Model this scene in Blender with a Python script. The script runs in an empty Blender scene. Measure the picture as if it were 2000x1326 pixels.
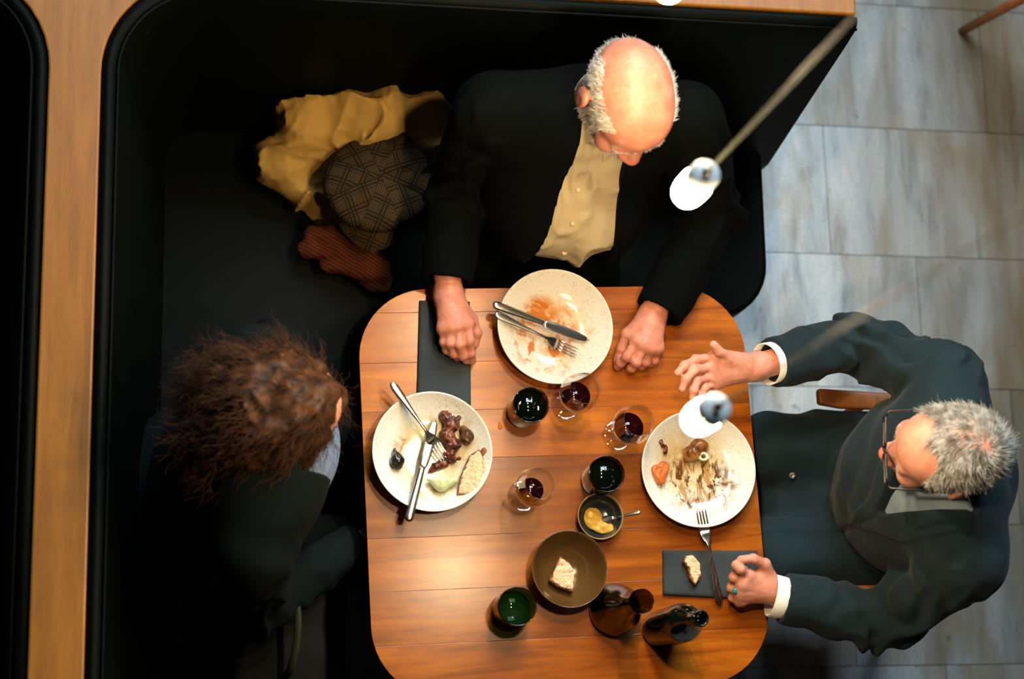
import bpy, bmesh, math, random
import numpy as np
from mathutils import Vector, Matrix
random.seed(7); rng = np.random.default_rng(7)
S = bpy.context.scene
col = S.collection

# ------------------------------------------------------------------ camera
F = 3592.; ZT = .74; CAMH = 3.6
_n = np.array([-716., 833., F]); _n /= np.linalg.norm(_n)
_y = np.array([-365., (-F*F-716.*365.)/833., F]); _y /= np.linalg.norm(_y)
_x = np.cross(_n, _y)
W = np.array([_x, _y, -_n])
def _ray(px, py): return W @ np.array([(px-1000)/F, (py-663)/F, 1.])
_q = _ray(1090, 950)
CP = np.array([0, 0, ZT]) + _q*CAMH/_q[2]
def P(px, py, z):
    v = _ray(px, py)
    return Vector(CP + v*(z-CP[2])/v[2])
cd = bpy.data.cameras.new('camera'); cam = bpy.data.objects.new('camera', cd); col.objects.link(cam)
R3 = Matrix(((W[0][0], -W[0][1], -W[0][2]), (W[1][0], -W[1][1], -W[1][2]), (W[2][0], -W[2][1], -W[2][2])))
cam.matrix_world = Matrix.Translation(Vector(CP)) @ R3.to_4x4()
cd.sensor_width = 36; cd.lens = 36*F/2000; cd.clip_start = .05; cd.clip_end = 60
cd.dof.use_dof = True; cd.dof.focus_distance = 3.72; cd.dof.aperture_fstop = 2.3
S.camera = cam

# ------------------------------------------------------------------ light
BULB = 760.0
DAY = 310.0
S.view_settings.view_transform = 'Standard'; S.view_settings.look = 'None'
S.view_settings.gamma = 1; S.view_settings.use_curve_mapping = False
S.view_settings.exposure = 0.0
w = bpy.data.worlds.new('world'); S.world = w; w.use_nodes = True
w.node_tree.nodes['Background'].inputs[0].default_value = (.55, .8, .9, 1)
w.node_tree.nodes['Background'].inputs[1].default_value = .012
ld = bpy.data.lights.new('window_daylight', 'AREA'); ld.shape = 'RECTANGLE'; ld.size = 2.6; ld.size_y = 1.8
ld.energy = DAY; ld.color = (.74, .91, 1.0)
lo = bpy.data.objects.new('window_daylight', ld); col.objects.link(lo)
lo.location = (.7, 3.5, 4.6)
lo.rotation_euler = (Vector((.6, .4, .2))-Vector(lo.location)).to_track_quat('-Z', 'Y').to_euler()

# ------------------------------------------------------------------ object helpers
def tag(o, label=None, cat=None, group=None, kind=None):
    if label: o['label'] = label
    if cat: o['category'] = cat
    if group: o['group'] = group
    if kind: o['kind'] = kind
    return o
def empty(name, loc=(0, 0, 0), rz=0):
    o = bpy.data.objects.new(name, None); col.objects.link(o)
    o.location = loc; o.rotation_euler = (0, 0, rz); o.empty_display_size = .05
    return o
def link(name, me, m=None, parent=None, smooth=True, loc=None):
    o = bpy.data.objects.new(name, me); col.objects.link(o)
    if m is not None:
        me.materials.clear(); me.materials.append(m)
    if smooth: me.shade_smooth()
    if parent is not None:
        o.parent = parent
    if loc is not None: o.location = loc
    return o
def world_child(o, parent):      # keep world-space coordinates under a translated empty
    o.parent = parent
    bpy.context.view_layer.update()
    o.matrix_parent_inverse = parent.matrix_world.inverted()
    return o
def mesh(v, f, name='mesh'):
    me = bpy.data.meshes.new(name); me.from_pydata([tuple(map(float, a)) for a in v], [], f); me.update(); return me
def np_mesh(v, f, name='mesh'):
    me = bpy.data.meshes.new(name)
    v = np.asarray(v, np.float32); f = np.asarray(f, np.int32); k = f.shape[1]
    me.vertices.add(len(v)); me.vertices.foreach_set('co', v.ravel())
    me.loops.add(f.size); me.loops.foreach_set('vertex_index', f.ravel())
    me.polygons.add(len(f)); me.polygons.foreach_set('loop_start', np.arange(len(f), dtype=np.int32)*k)
    me.update(calc_edges=True); return me
def bevel(me, w, seg=2, angle=.6):
    bm = bmesh.new(); bm.from_mesh(me)
    es = [e for e in bm.edges if len(e.link_faces) == 2 and e.calc_face_angle(0) > angle]
    bmesh.ops.bevel(bm, geom=es, offset=w, segments=seg, affect='EDGES', profile=.5, clamp_overlap=True)
    bmesh.ops.recalc_face_normals(bm, faces=bm.faces)
    bm.to_mesh(me); bm.free(); return me
def prism(pts, z0, z1, bev=0, seg=2):
    n = len(pts)
    v = [(p[0], p[1], z0) for p in pts]+[(p[0], p[1], z1) for p in pts]
    f = [tuple(range(n-1, -1, -1)), tuple(range(n, 2*n))]+[(i, (i+1) % n, n+(i+1) % n, n+i) for i in range(n)]
    me = mesh(v, f)
    bm = bmesh.new(); bm.from_mesh(me); bmesh.ops.recalc_face_normals(bm, faces=bm.faces); bm.to_mesh(me); bm.free()
    if bev: bevel(me, bev, seg)
    return me
def box(c, s, bev=0):
    x, y = s[0]/2, s[1]/2
    return prism([(c[0]-x, c[1]-y), (c[0]+x, c[1]-y), (c[0]+x, c[1]+y), (c[0]-x, c[1]+y)], c[2]-s[2]/2, c[2]+s[2]/2, bev)
def lathe(prof, n=64, closed=False):
    v = []; f = []
    m = len(prof)
    for i in range(n):
        a = 2*math.pi*i/n; c, s = math.cos(a), math.sin(a)
        for r, z in prof: v.append((r*c, r*s, z))
    for i in range(n):
        j = (i+1) % n
        for k in range(m-1 if not closed else m):
            l = (k+1) % m
            f.append((i*m+k, j*m+k, j*m+l, i*m+l))
    me = mesh(v, f)
    bm = bmesh.new(); bm.from_mesh(me); bmesh.ops.remove_doubles(bm, verts=bm.verts, dist=1e-5)
    bmesh.ops.recalc_face_normals(bm, faces=bm.faces); bm.to_mesh(me); bm.free()
    return me
def smoothprof(prof, it=2):
    for _ in range(it):
        q = [prof[0]]
        for a, b in zip(prof, prof[1:]):
            q.append((a[0]*.75+b[0]*.25, a[1]*.75+b[1]*.25)); q.append((a[0]*.25+b[0]*.75, a[1]*.25+b[1]*.75))
        q.append(prof[-1]); prof = q
    return prof
def tube_arrays(pts, rad, n=8, flat=1.0):
    pts = [Vector(p) for p in pts]; m = len(pts)
    if not hasattr(rad, '__len__'): rad = [rad]*m
    v = []; f = []; up = None
    for i, p in enumerate(pts):
        t = (pts[min(i+1, m-1)]-pts[max(i-1, 0)]).normalized()
        if up is None:
            up = Vector((0, 0, 1)) if abs(t.z) < .9 else Vector((1, 0, 0))
        s = t.cross(up).normalized(); u2 = s.cross(t).normalized(); up = u2
        for k in range(n):
            a = 2*math.pi*k/n
            v.append(p+s*math.cos(a)*rad[i]+u2*math.sin(a)*rad[i]*flat)
    for i in range(m-1):
        for k in range(n):
            l = (k+1) % n
            f.append((i*n+k, i*n+l, (i+1)*n+l, (i+1)*n+k))
    f.append(tuple(range(n-1, -1, -1))); f.append(tuple(range((m-1)*n, m*n)))
    return v, f
def tube(pts, rad, n=8, flat=1.0):
    return mesh(*tube_arrays(pts, rad, n, flat))
def spline(pts, k=6):
    pts = [Vector(p) for p in pts]; out = []
    for i in range(len(pts)-1):
        p0 = pts[max(i-1, 0)]; p1 = pts[i]; p2 = pts[i+1]; p3 = pts[min(i+2, len(pts)-1)]
        for j in range(k):
            t = j/k
            out.append(.5*((2*p1)+(p2-p0)*t+(2*p0-5*p1+4*p2-p3)*t*t+(3*p1-p0-3*p2+p3)*t**3))
    out.append(pts[-1]); return out

# ------------------------------------------------------------------ implicit surfaces
def cap(Q, a, b, ra, rb):
    a = np.asarray(a, np.float32); b = np.asarray(b, np.float32); ba = b-a
    t = np.clip(((Q-a)@ba)/max(float(ba@ba), 1e-12), 0, 1)
    return np.linalg.norm(Q-a-t[:, None]*ba, axis=1)-(ra+(rb-ra)*t)
def ell(Q, c, r, M=None):
    q = Q-np.asarray(c, np.float32)
    if M is not None: q = q@np.asarray(M, np.float32)
    r = np.asarray(r, np.float32)
    k0 = np.linalg.norm(q/r, axis=1); k1 = np.linalg.norm(q/(r*r), axis=1)
    return k0*(k0-1)/np.maximum(k1, 1e-6)
def smin(a, b, k):
    h = np.clip(.5+.5*(b-a)/k, 0, 1); return b+(a-b)*h-k*h*(1-h)
def smax(a, b, k): return -smin(-a, -b, k)
def vnoise(Q, freq, seed=0):
    q = Q*freq+seed*17.31; i = np.floor(q).astype(np.int64); f = (q-i).astype(np.float32); f = f*f*(3-2*f)
    def h(x, y, z):
        n = (x*374761393+y*668265263+z*1274126177+seed*974711) & 0xffffffff
        n = ((n ^ (n >> 13))*1274126177) & 0xffffffff
        return ((n ^ (n >> 16)) & 0xffff).astype(np.float32)/32768.-1
    r = 0
    for dx in (0, 1):
        for dy in (0, 1):
            for dz in (0, 1):
                wgt = (f[:, 0] if dx else 1-f[:, 0])*(f[:, 1] if dy else 1-f[:, 1])*(f[:, 2] if dz else 1-f[:, 2])
                r = r+wgt*h(i[:, 0]+dx, i[:, 1]+dy, i[:, 2]+dz)
    return r
def nets(fn, lo, hi, h):
    lo = np.array(lo, np.float32); hi = np.array(hi, np.float32)
    n = np.maximum(np.ceil((hi-lo)/h).astype(int)+1, 4)
    ax = [lo[i]+h*np.arange(n[i], dtype=np.float32) for i in range(3)]
    K = 4; nb = (n+K-1)//K                                   # coarse pass on blocks, fine pass only near the surface
    bx_ = [lo[i]+h*(np.arange(nb[i], dtype=np.float32)*K+(K-1)/2) for i in range(3)]
    BG = np.stack(np.meshgrid(*bx_, indexing='ij'), -1).reshape(-1, 3)
    bv = np.concatenate([fn(BG[i:i+300000]) for i in range(0, len(BG), 300000)]).astype(np.float32).reshape(nb)
    near = np.abs(bv) < K*h*1.5+.005
    V = np.repeat(np.repeat(np.repeat(bv, K, 0), K, 1), K, 2)[:n[0], :n[1], :n[2]].copy()
    mk = np.repeat(np.repeat(np.repeat(near, K, 0), K, 1), K, 2)[:n[0], :n[1], :n[2]]
    gi = np.argwhere(mk); G = lo+h*gi.astype(np.float32)
    if len(G): V[mk] = np.concatenate([fn(G[i:i+300000]) for i in range(0, len(G), 300000)]).astype(np.float32)
    ins = V < 0
    c = n-1
    cnt = np.zeros(c, np.float32); pos = np.zeros((*c, 3), np.float32)
    sl = lambda o: tuple(slice(o[i], o[i]+c[i]) for i in range(3))
    cor = [(x, y, z) for x in (0, 1) for y in (0, 1) for z in (0, 1)]
    for a in cor:
        for d in range(3):
            if a[d]: continue
            b = list(a); b[d] = 1
            va, vb = V[sl(a)], V[sl(b)]
            cr = ins[sl(a)] != ins[sl(b)]
            t = np.where(cr, va/np.where(cr, va-vb, 1), 0)
            cnt += cr
            for k in range(3):
                pos[..., k] += np.where(cr, (a[k]+t) if k == d else a[k], 0)
    act = cnt > 0
    idx = -np.ones(c, np.int64); idx[act] = np.arange(act.sum())
    ci = np.argwhere(act)
    v = lo+h*(ci+pos[act]/cnt[act][:, None])
    faces = []
    for d in range(3):
        e, g = [(1, 2), (2, 0), (0, 1)][d]
        s0 = [slice(None)]*3; s1 = [slice(None)]*3; s0[d] = slice(0, -1); s1[d] = slice(1, None)
        cr = ins[tuple(s0)] != ins[tuple(s1)]
        p = np.argwhere(cr)
        p = p[(p[:, e] > 0) & (p[:, g] > 0) & (p[:, e] < c[e]) & (p[:, g] < c[g])]
        if not len(p): continue
        def at(de, dg):
            q = p.copy(); q[:, e] -= de; q[:, g] -= dg; return idx[q[:, 0], q[:, 1], q[:, 2]]
        qd = np.stack([at(1, 1), at(0, 1), at(0, 0), at(1, 0)], 1)
        flip = ~ins[p[:, 0], p[:, 1], p[:, 2]]
        qd[flip] = qd[flip][:, ::-1]
        faces.append(qd)
    return v, np.concatenate(faces)
def sdf_mesh(fn, lo, hi, h): return np_mesh(*nets(fn, lo, hi, h))

# ------------------------------------------------------------------ material helpers
def lin(r, g, b):
    f = lambda c: (c/255/12.92) if c/255 <= .04045 else ((c/255+.055)/1.055)**2.4
    return (f(r), f(g), f(b), 1)
class NT:
    def __init__(s, name):
        s.m = bpy.data.materials.new(name); s.m.use_nodes = True; s.t = s.m.node_tree
        s.b = s.t.nodes['Principled BSDF']; s.out = s.t.nodes['Material Output']
    def n(s, typ, inp=None, **kw):
        o = s.t.nodes.new('ShaderNode'+typ)
        for k, v in kw.items(): setattr(o, k, v)
        for k, v in (inp or {}).items(): s.set(o.inputs[k], v)
        return o
    def set(s, sock, v):
        if hasattr(v, 'is_output') or isinstance(v, bpy.types.NodeSocket): s.t.links.new(v, sock)
        else: sock.default_value = v
    def math(s, op, a, b=0.0, c=None, clamp=False):
        o = s.n('Math', operation=op, use_clamp=clamp); s.set(o.inputs[0], a); s.set(o.inputs[1], b)
        if c is not None: s.set(o.inputs[2], c)
        return o.outputs[0]
    def mix(s, fac, a, b, blend='MIX'):
        o = s.n('Mix', data_type='RGBA', blend_type=blend); s.set(o.inputs[0], fac); s.set(o.inputs[6], a); s.set(o.inputs[7], b); return o.outputs[2]
    def ramp(s, fac, stops, interp='LINEAR'):
        o = s.n('ValToRGB'); s.set(o.inputs[0], fac); r = o.color_ramp; r.interpolation = interp
        while len(r.elements) < len(stops): r.elements.new(.5)
        for e, (p, c) in zip(r.elements, stops): e.position = p; e.color = c if len(c) == 4 else (*c, 1)
        return o.outputs[0]
    def coord(s, kind='Object', scale=(1, 1, 1), rot=(0, 0, 0), loc=(0, 0, 0)):
        tc = s.n('TexCoord'); mp = s.n('Mapping', {'Scale': scale, 'Rotation': rot, 'Location': loc}); s.t.links.new(tc.outputs[kind], mp.inputs[0]); return mp.outputs[0]
    def noise(s, vec, scale=5, detail=4, rough=.5, dist=0.0):
        o = s.n('TexNoise', {'Scale': scale, 'Detail': detail, 'Roughness': rough, 'Distortion': dist}); s.t.links.new(vec, o.inputs['Vector']); return o.outputs[0]
    def bump(s, h, strength=.3, dist=.002):
        o = s.n('Bump', {'Strength': strength, 'Distance': dist}); s.t.links.new(h, o.inputs['Height']); s.t.links.new(o.outputs[0], s.b.inputs['Normal'])
    def base(s, c): s.set(s.b.inputs['Base Color'], c)
    def p(s, **kw):
        nm = dict(rough='Roughness', metal='Metallic', spec='Specular IOR Level', coat='Coat Weight', coat_rough='Coat Roughness', sss='Subsurface Weight', sheen='Sheen Weight', trans='Transmission Weight', ior='IOR')
        for k, v in kw.items(): s.set(s.b.inputs[nm[k]], v)
        return s
def g1(v): return (v, v, v, 1)
def simple(name, c, rough=.5, **kw):
    t = NT(name); t.base(c); t.p(rough=rough, **kw); return t.m
def wood(name, dark, mid, light, axis='x', scale=1.0, rough=.32, rnd=True):
    t = NT(name)
    sc = (3.0, 34, 34) if axis == 'x' else (34, 3.0, 34)
    v = t.coord('Object', sc)
    if rnd:
        oi = t.n('ObjectInfo'); ad = t.n('VectorMath', operation='ADD'); t.t.links.new(v, ad.inputs[0])
        ml = t.math('MULTIPLY', oi.outputs['Random'], 90.0); t.t.links.new(ml, ad.inputs[1]); v = ad.outputs[0]
    n1 = t.noise(v, 1.0*scale, 8, .66, .5); n2 = t.noise(v, 9*scale, 4, .65)
    c = t.ramp(n1, [(.25, dark), (.5, mid), (.75, light)])
    c = t.mix(t.math('MULTIPLY', t.ramp(n2, [(.45, g1(0)), (.7, g1(1))]), .35), c, dark)
    if rnd:
        k = t.math('MULTIPLY_ADD', oi.outputs['Random'], .5, .75)
        c = t.mix(1.0, c, t.n('CombineColor', {0: k, 1: k, 2: k}).outputs[0], 'MULTIPLY')
    t.base(c); t.p(rough=t.math('MULTIPLY_ADD', n2, .12, rough-.06), spec=.45)
    t.bump(n2, .08, .0006); return t.m
def fabric(name, c, c2=None, rough=.9, bump=.25, scale=900, spec=.25, sheen=.0):
    t = NT(name); v = t.coord('Object'); n = t.noise(v, scale, 2, .6); n2 = t.noise(v, 9, 4, .6)
    t.base(t.mix(t.ramp(n2, [(.35, g1(0)), (.65, g1(1))]), c, c2 or tuple(x*.7 for x in c[:3])+(1,)))
    t.p(rough=rough, spec=spec, sheen=sheen); t.bump(n, bump, .0006); return t.m
def thin_glass(name, tint=(1, 1, 1, 1), ior=1.5, extra=0.0, rough=0.02):
    t = NT(name); t.t.nodes.remove(t.b)
    tr = t.n('BsdfTransparent', {'Color': tint}); gl = t.n('BsdfGlossy', {'Color': (1, 1, 1, 1), 'Roughness': rough})
    fr = t.n('LayerWeight', {'Blend': .5}); fac = t.math('MULTIPLY_ADD', t.math('POWER', fr.outputs['Facing'], 4.0), .75, .045+extra, clamp=True)
    mx = t.n('MixShader'); t.t.links.new(fac, mx.inputs[0]); t.t.links.new(tr.outputs[0], mx.inputs[1]); t.t.links.new(gl.outputs[0], mx.inputs[2])
    t.t.links.new(mx.outputs[0], t.out.inputs[0]); return t.m

M = {}
M['table'] = wood('table_oak', lin(92, 40, 5), lin(150, 77, 10), lin(186, 106, 20), 'x', rough=.26)
M['trim'] = wood('rail_oak', lin(112, 68, 18), lin(138, 88, 26), lin(154, 102, 34), 'y', rnd=False, rough=.45)
M['chair'] = wood('chair_wood', lin(110, 62, 26), lin(140, 84, 38), lin(165, 104, 52), 'x', rough=.4)
M['leather'] = None
t = NT('black_leather'); v = t.coord('Object'); n = t.noise(v, 220, 4, .6)
t.base(t.mix(t.noise(v, 6, 3), (.0003, .0012, .0007, 1), (.0006, .0018, .0011, 1))); t.p(rough=.6, spec=.08); t.bump(n, .25, .0008); M['leather'] = t.m
M['iron'] = simple('black_iron', (.01, .01, .01, 1), .5, metal=.6)
t = NT('floor_stone')
oi = t.n('ObjectInfo')
def _off(vec):
    ad = t.n('VectorMath', operation='ADD'); t.t.links.new(vec, ad.inputs[0]); t.t.links.new(t.math('MULTIPLY', oi.outputs['Random'], 70.0), ad.inputs[1]); return ad.outputs[0]
v = _off(t.coord('Object', (11, 1.6, 1))); v2 = _off(t.coord('Object', (3.2, 1.1, 1))); v3 = _off(t.coord('Object'))
n1 = t.noise(v, 1.6, 6, .65, .4); n2 = t.noise(v2, 1.5, 4, .6, .8); n3 = t.noise(v3, 160, 4, .7); n4 = t.noise(v3, 18, 5, .65)
c = t.ramp(n1, [(.3, lin(128, 140, 146)), (.46, lin(182, 190, 196)), (.7, lin(214, 216, 218))])
c = t.mix(t.math('MULTIPLY', t.ramp(n2, [(.45, g1(0)), (.68, g1(1))]), .75), c, lin(150, 128, 92))
c = t.mix(t.math('MULTIPLY', t.ramp(n3, [(.45, g1(0)), (.75, g1(1))]), .35), c, lin(112, 108, 98))
c = t.mix(t.math('MULTIPLY', t.ramp(n4, [(.66, g1(0)), (.74, g1(1))]), .6), c, lin(60, 68, 66))
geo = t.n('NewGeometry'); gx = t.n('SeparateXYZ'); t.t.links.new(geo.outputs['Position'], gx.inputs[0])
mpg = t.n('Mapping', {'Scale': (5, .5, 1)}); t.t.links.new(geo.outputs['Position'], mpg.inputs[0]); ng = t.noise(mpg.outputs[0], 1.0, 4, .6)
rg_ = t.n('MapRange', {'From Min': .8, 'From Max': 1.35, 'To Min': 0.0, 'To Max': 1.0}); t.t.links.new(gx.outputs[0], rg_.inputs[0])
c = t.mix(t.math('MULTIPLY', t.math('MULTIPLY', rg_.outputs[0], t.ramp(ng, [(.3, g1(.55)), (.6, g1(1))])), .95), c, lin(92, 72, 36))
k = t.math('MULTIPLY_ADD', oi.outputs['Random'], .22, .84)
c = t.mix(1.0, c, t.n('CombineColor', {0: k, 1: k, 2: k}).outputs[0], 'MULTIPLY')
t.base(c); t.p(rough=.5, spec=.35); t.bump(n3, .15, .001); M['stone'] = t.m
M['grout'] = simple('floor_grout', lin(120, 116, 106), .9)
M['steel'] = simple('polished_steel', (.62, .6, .56, 1), .22, metal=1)
M['alu'] = simple('satin_grey_socket', (.6, .64, .66, 1), .4)
t = NT('clear_plastic_cable'); t.base((.22, .25, .17, 1)); t.p(rough=.4); tr_ = t.n('BsdfTransparent'); mx_ = t.n('MixShader', {0: .32})
t.t.links.new(tr_.outputs[0], mx_.inputs[1]); t.t.links.new(t.b.outputs[0], mx_.inputs[2]); t.t.links.new(mx_.outputs[0], t.out.inputs[0]); M['cord'] = t.m
t = NT('lit_opal_glass'); t.base((1, .9, .75, 1)); t.set(t.b.inputs['Emission Color'], (1, .74, .43, 1)); t.set(t.b.inputs['Emission Strength'], BULB); t.p(rough=.3); M['bulb'] = t.m
M['napkin'] = fabric('charcoal_napkin', lin(58, 66, 70), lin(44, 50, 54), .95, .35, 700)
M['glass'] = thin_glass('clear_glass', (.97, .97, .96, 1), 1.45, .02)
M['greenglass'] = thin_glass('dark_green_glass', (.30, .38, .2, 1), 1.5, .02)
M['smoke'] = thin_glass('smoked_glass', (.36, .30, .16, 1), 1.5, .02)
M['wine'] = simple('red_wine', (.012, .001, .002, 1), .04, spec=.5)
M['darkdrink'] = simple('dark_drink', (.0015, .003, .0015, 1), .03, spec=.5)
M['greendrink'] = simple('green_tinted_water', (.006, .025, .006, 1), .03, spec=.5)
M['bottle'] = simple('black_green_bottle_glass', (.0015, .004, .003, 1), .05, spec=.5)
M['gold'] = simple('gold_metal', (.8, .5, .16, 1), .2, metal=1)
M['gem'] = simple('teal_gem', (.02, .22, .25, 1), .05, spec=.8)
M['black_plastic'] = simple('dark_frame_acetate', (.012, .012, .014, 1), .3)
M['lens'] = thin_glass('spectacle_lens', (.96, .97, .97, 1), 1.3, .0)

def ceramic(name, seed, sauce, soy):
    """speckled stoneware; sauce = list of (cx, cy, r, colour, strength, noise scale)"""
    t = NT(name); v = t.coord('Object'); vs = t.coord('Object', loc=(seed*3.1, seed*1.7, 0))
    sp = t.n('TexVoronoi', {'Scale': 260.0}); t.t.links.new(vs, sp.inputs['Vector'])
    nn = t.noise(vs, 60, 2); thr = t.math('MULTIPLY_ADD', nn, .56, -.10)
    c = t.mix(t.math('MULTIPLY', t.math('LESS_THAN', sp.outputs['Distance'], thr), .7), lin(226, 224, 214), lin(120, 88, 54))
    sx = t.n('SeparateXYZ'); t.t.links.new(v, sx.inputs[0])
    rad = t.math('SQRT', t.math('ADD', t.math('POWER', sx.outputs[0], 2.0), t.math('POWER', sx.outputs[1], 2.0)))
    rough = .16
    for (cx, cy, r, colr, st, nsc, lo_, hi_, stretch, ang) in sauce:
        vv = t.coord('Object', (stretch, 1, 1), (0, 0, ang), (seed+cx*9, cy*7, 0))
        n = t.noise(vv, nsc, 5, .62, .8)
        dx = t.math('SUBTRACT', sx.outputs[0], cx); dy = t.math('SUBTRACT', sx.outputs[1], cy)
        d = t.math('SQRT', t.math('ADD', t.math('MULTIPLY', dx, dx), t.math('MULTIPLY', dy, dy)))
        fall = t.n('MapRange', {'From Min': r*.55, 'From Max': r, 'To Min': 1.0, 'To Max': 0.0}); t.t.links.new(d, fall.inputs[0])
        msk = t.math('MULTIPLY', t.ramp(n, [(lo_, g1(0)), (hi_, g1(1))]), fall.outputs[0])
        c = t.mix(t.math('MULTIPLY', msk, st), c, colr)
    t.base(c); t.p(rough=rough, spec=.5, coat=.3, coat_rough=.1)
    return t.m
def skin(name, c, c2, spots=.0, red=None):
    t = NT(name); v = t.coord('Object'); n = t.noise(v, 38, 5, .6); n2 = t.noise(v, 420, 3, .6)
    cc = t.mix(t.ramp(n, [(.35, g1(0)), (.65, g1(1))]), c, c2)
    if spots:
        n3 = t.noise(v, 130, 2, .5); cc = t.mix(t.math('MULTIPLY', t.ramp(n3, [(.62, g1(0)), (.70, g1(1))]), spots), cc, lin(130, 74, 50))
    for (pt, r, cr, st) in (red or []):
        d = t.n('VectorMath', {1: tuple(pt)}, operation='DISTANCE'); tc = t.n('TexCoord'); t.t.links.new(tc.outputs['Object'], d.inputs[0])
        mr = t.n('MapRange', {'From Min': r*.4, 'From Max': r, 'To Min': st, 'To Max': 0.0}); t.t.links.new(d.outputs['Value'], mr.inputs[0])
        cc = t.mix(mr.outputs[0], cc, cr)
    t.base(cc); t.p(rough=.5, spec=.35, sss=.12); t.set(t.b.inputs['Subsurface Radius'], (.012, .004, .002)); t.bump(n2, .12, .0006); return t.m
def hairmat(name, c, c2, rough=.45):
    t = NT(name); v = t.coord('Object'); n = t.noise(v, 45, 4, .7)
    t.base(t.mix(t.ramp(n, [(.36, g1(0)), (.62, g1(1))]), c, c2)); t.p(rough=rough, spec=.22); return t.m

# ================================================================== STRUCTURE
floor = link('floor', box((.8, .6, -.03), (9, 9, .05)), M['grout'], smooth=False); tag(floor, kind='structure')
tile_me = bevel(box((0, 0, -.006), (.6985, .3485, .012)), .0008, 1); tile_me.materials.append(M['stone'])
for r in range(-7, 11):
    yc = .718+.35*r-.175+.35
    x0 = .905-.2333*r
    x0 = x0-math.floor((x0+1.5)/.7)*.7
    for k in range(8):
        o = bpy.data.objects.new('tile', tile_me); col.objects.link(o); o.parent = floor; o.location = (x0+.35+.7*k, yc, .001)
ceil = link('ceiling', box((.8, .6, 5.35), (9, 9, .1)), simple('ceiling_paint', (.02, .02, .02, 1), .9), smooth=False); tag(ceil, kind='structure')

# ================================================================== BOOTH BENCHES
ZB = 1.0
def arc(cx, cy, r, a0, a1, n=10):
    return [(cx+r*math.cos(math.radians(a0+(a1-a0)*i/n)), cy+r*math.sin(math.radians(a0+(a1-a0)*i/n))) for i in range(n+1)]
def sweep(path, prof, capends=True):
    """path: plan points; prof: (inward offset, z). inward = right of travel direction"""
    v = []; f = []; m = len(prof); n = len(path)
    for i, p in enumerate(path):
        a = Vector(path[max(i-1, 0)]); b = Vector(path[min(i+1, n-1)]); t_ = (b-a).normalized(); nr = Vector((t_.y, -t_.x))
        for (o, z) in prof: v.append((p[0]+nr.x*o, p[1]+nr.y*o, z))
    for i in range(n-1):
        for k in range(m):
            l = (k+1) % m
            f.append((i*m+k, (i+1)*m+k, (i+1)*m+l, i*m+l))
    if capends: f.append(tuple(range(m))); f.append(tuple(range((n-1)*m+m-1, (n-1)*m-1, -1)))
    me = mesh(v, f); bm = bmesh.new(); bm.from_mesh(me); bmesh.ops.recalc_face_normals(bm, faces=bm.faces); bm.to_mesh(me); bm.free()
    return me
inner = [(-.915, -1.35)]+[(-.915, -1.3+.205*i) for i in range(1, 10)]+arc(-.715, .745, .2, 180, 90, 14)+[(-.5+.11*i, .945) for i in range(10)]+[(.6, .945)]
backprof = smoothprof([(0.0, .30), (0.0, .98), (.002, .995), (.012, 1.003), (.024, .998), (.034, .98), (.075, .74), (.125, .46), (.135, .40), (.12, .30)], 1)
bench = empty('booth_bench', (-.7, .7, 0)); tag(bench, 'black leather corner booth bench with oak top rail behind the table', 'bench')
def bpart(name, me, m, smooth=True): return world_child(link(name, me, m, smooth=smooth), bench)
bpart('backrest', sweep(inner, backprof), M['leather'])
pip = [(x, y) for x, y in inner]
def offpath(path, o):
    out = []; n = len(path)
    for i, p in enumerate(path):
        a = Vector(path[max(i-1, 0)]); b = Vector(path[min(i+1, n-1)]); t_ = (b-a).normalized(); out.append((p[0]+t_.y*o, p[1]-t_.x*o))
    return out
bpart('piping', tube([(x, y, .994) for x, y in offpath(inner, .031)], .0035, 6), M['leather'])
outer_l = [(-1.011, -1.35), (-1.011, .745)]+[(-1.211+.2*math.cos(a), .745+.2*math.sin(a)) for a in [math.radians(9*i) for i in range(1, 11)]]
rail_pts = [(x, y) for x, y in inner]+[(.6, 1.06), (-1.6, 1.06), (-1.6, .945)]+outer_l[::-1]
bpart('top_rail', prism(rail_pts, .94, ZB, .004, 2), M['trim'], smooth=False)
bpart('back_panel', prism([(-1.0, -1.35), (-.93, -1.35), (-.93, .75), (-.72, .96), (.59, .96), (.59, 1.05), (-1.0, 1.05)], 0, .94), M['leather'], smooth=False)
seat_o = [(-.86, -1.35), (-.40, -1.35), (-.40, .30)]+arc(-.28, .31, .12, 180, 90, 6)+[(.44, .43)]+arc(.44, .56, .13, -90, 0, 8)+[(.572, .85), (.572, .90), (-.70, .90)]+arc(-.70, .74, .16, 90, 180, 8)
bpart('seat_cushion', prism(seat_o, .37, .46, .022, 4), M['leather'])
base_o = [(-.88, -1.35), (-.46, -1.35), (-.46, .37), (-.34, .50), (.42, .50), (.53, .60), (.53, .9), (-.88, .9)]
bpart('base', prism(base_o, 0, .37), M['iron'], smooth=False)
bench2 = empty('booth_bench', (-1.4, .4, 0)); tag(bench2, 'black leather backrest of the neighbouring booth at the far left', 'bench')
path2 = [(x, y) for x, y in [(-1.6, .945)]+outer_l[::-1]]
path2 = [(-1.6, .945)]+[(-1.4+.0*i, .945) for i in range(1)]+outer_l[::-1]
o = world_child(link('backrest', sweep(path2, backprof), M['leather']), bench2)
o = world_child(link('piping', tube([(x, y, .994) for x, y in offpath(path2, .031)], .0035, 6), M['leather']), bench2)
o = world_child(link('seat_cushion', prism([(-1.62, -1.35), (-1.10, -1.35), (-1.10, .72), (-1.22, .86), (-1.62, .86)], .37, .46, .02, 3), M['leather']), bench2)
o = world_child(link('base', prism([(-1.62, -1.35), (-1.10, -1.35), (-1.10, .86), (-1.62, .86)], 0, .37), M['iron'], smooth=False), bench2)

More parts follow.
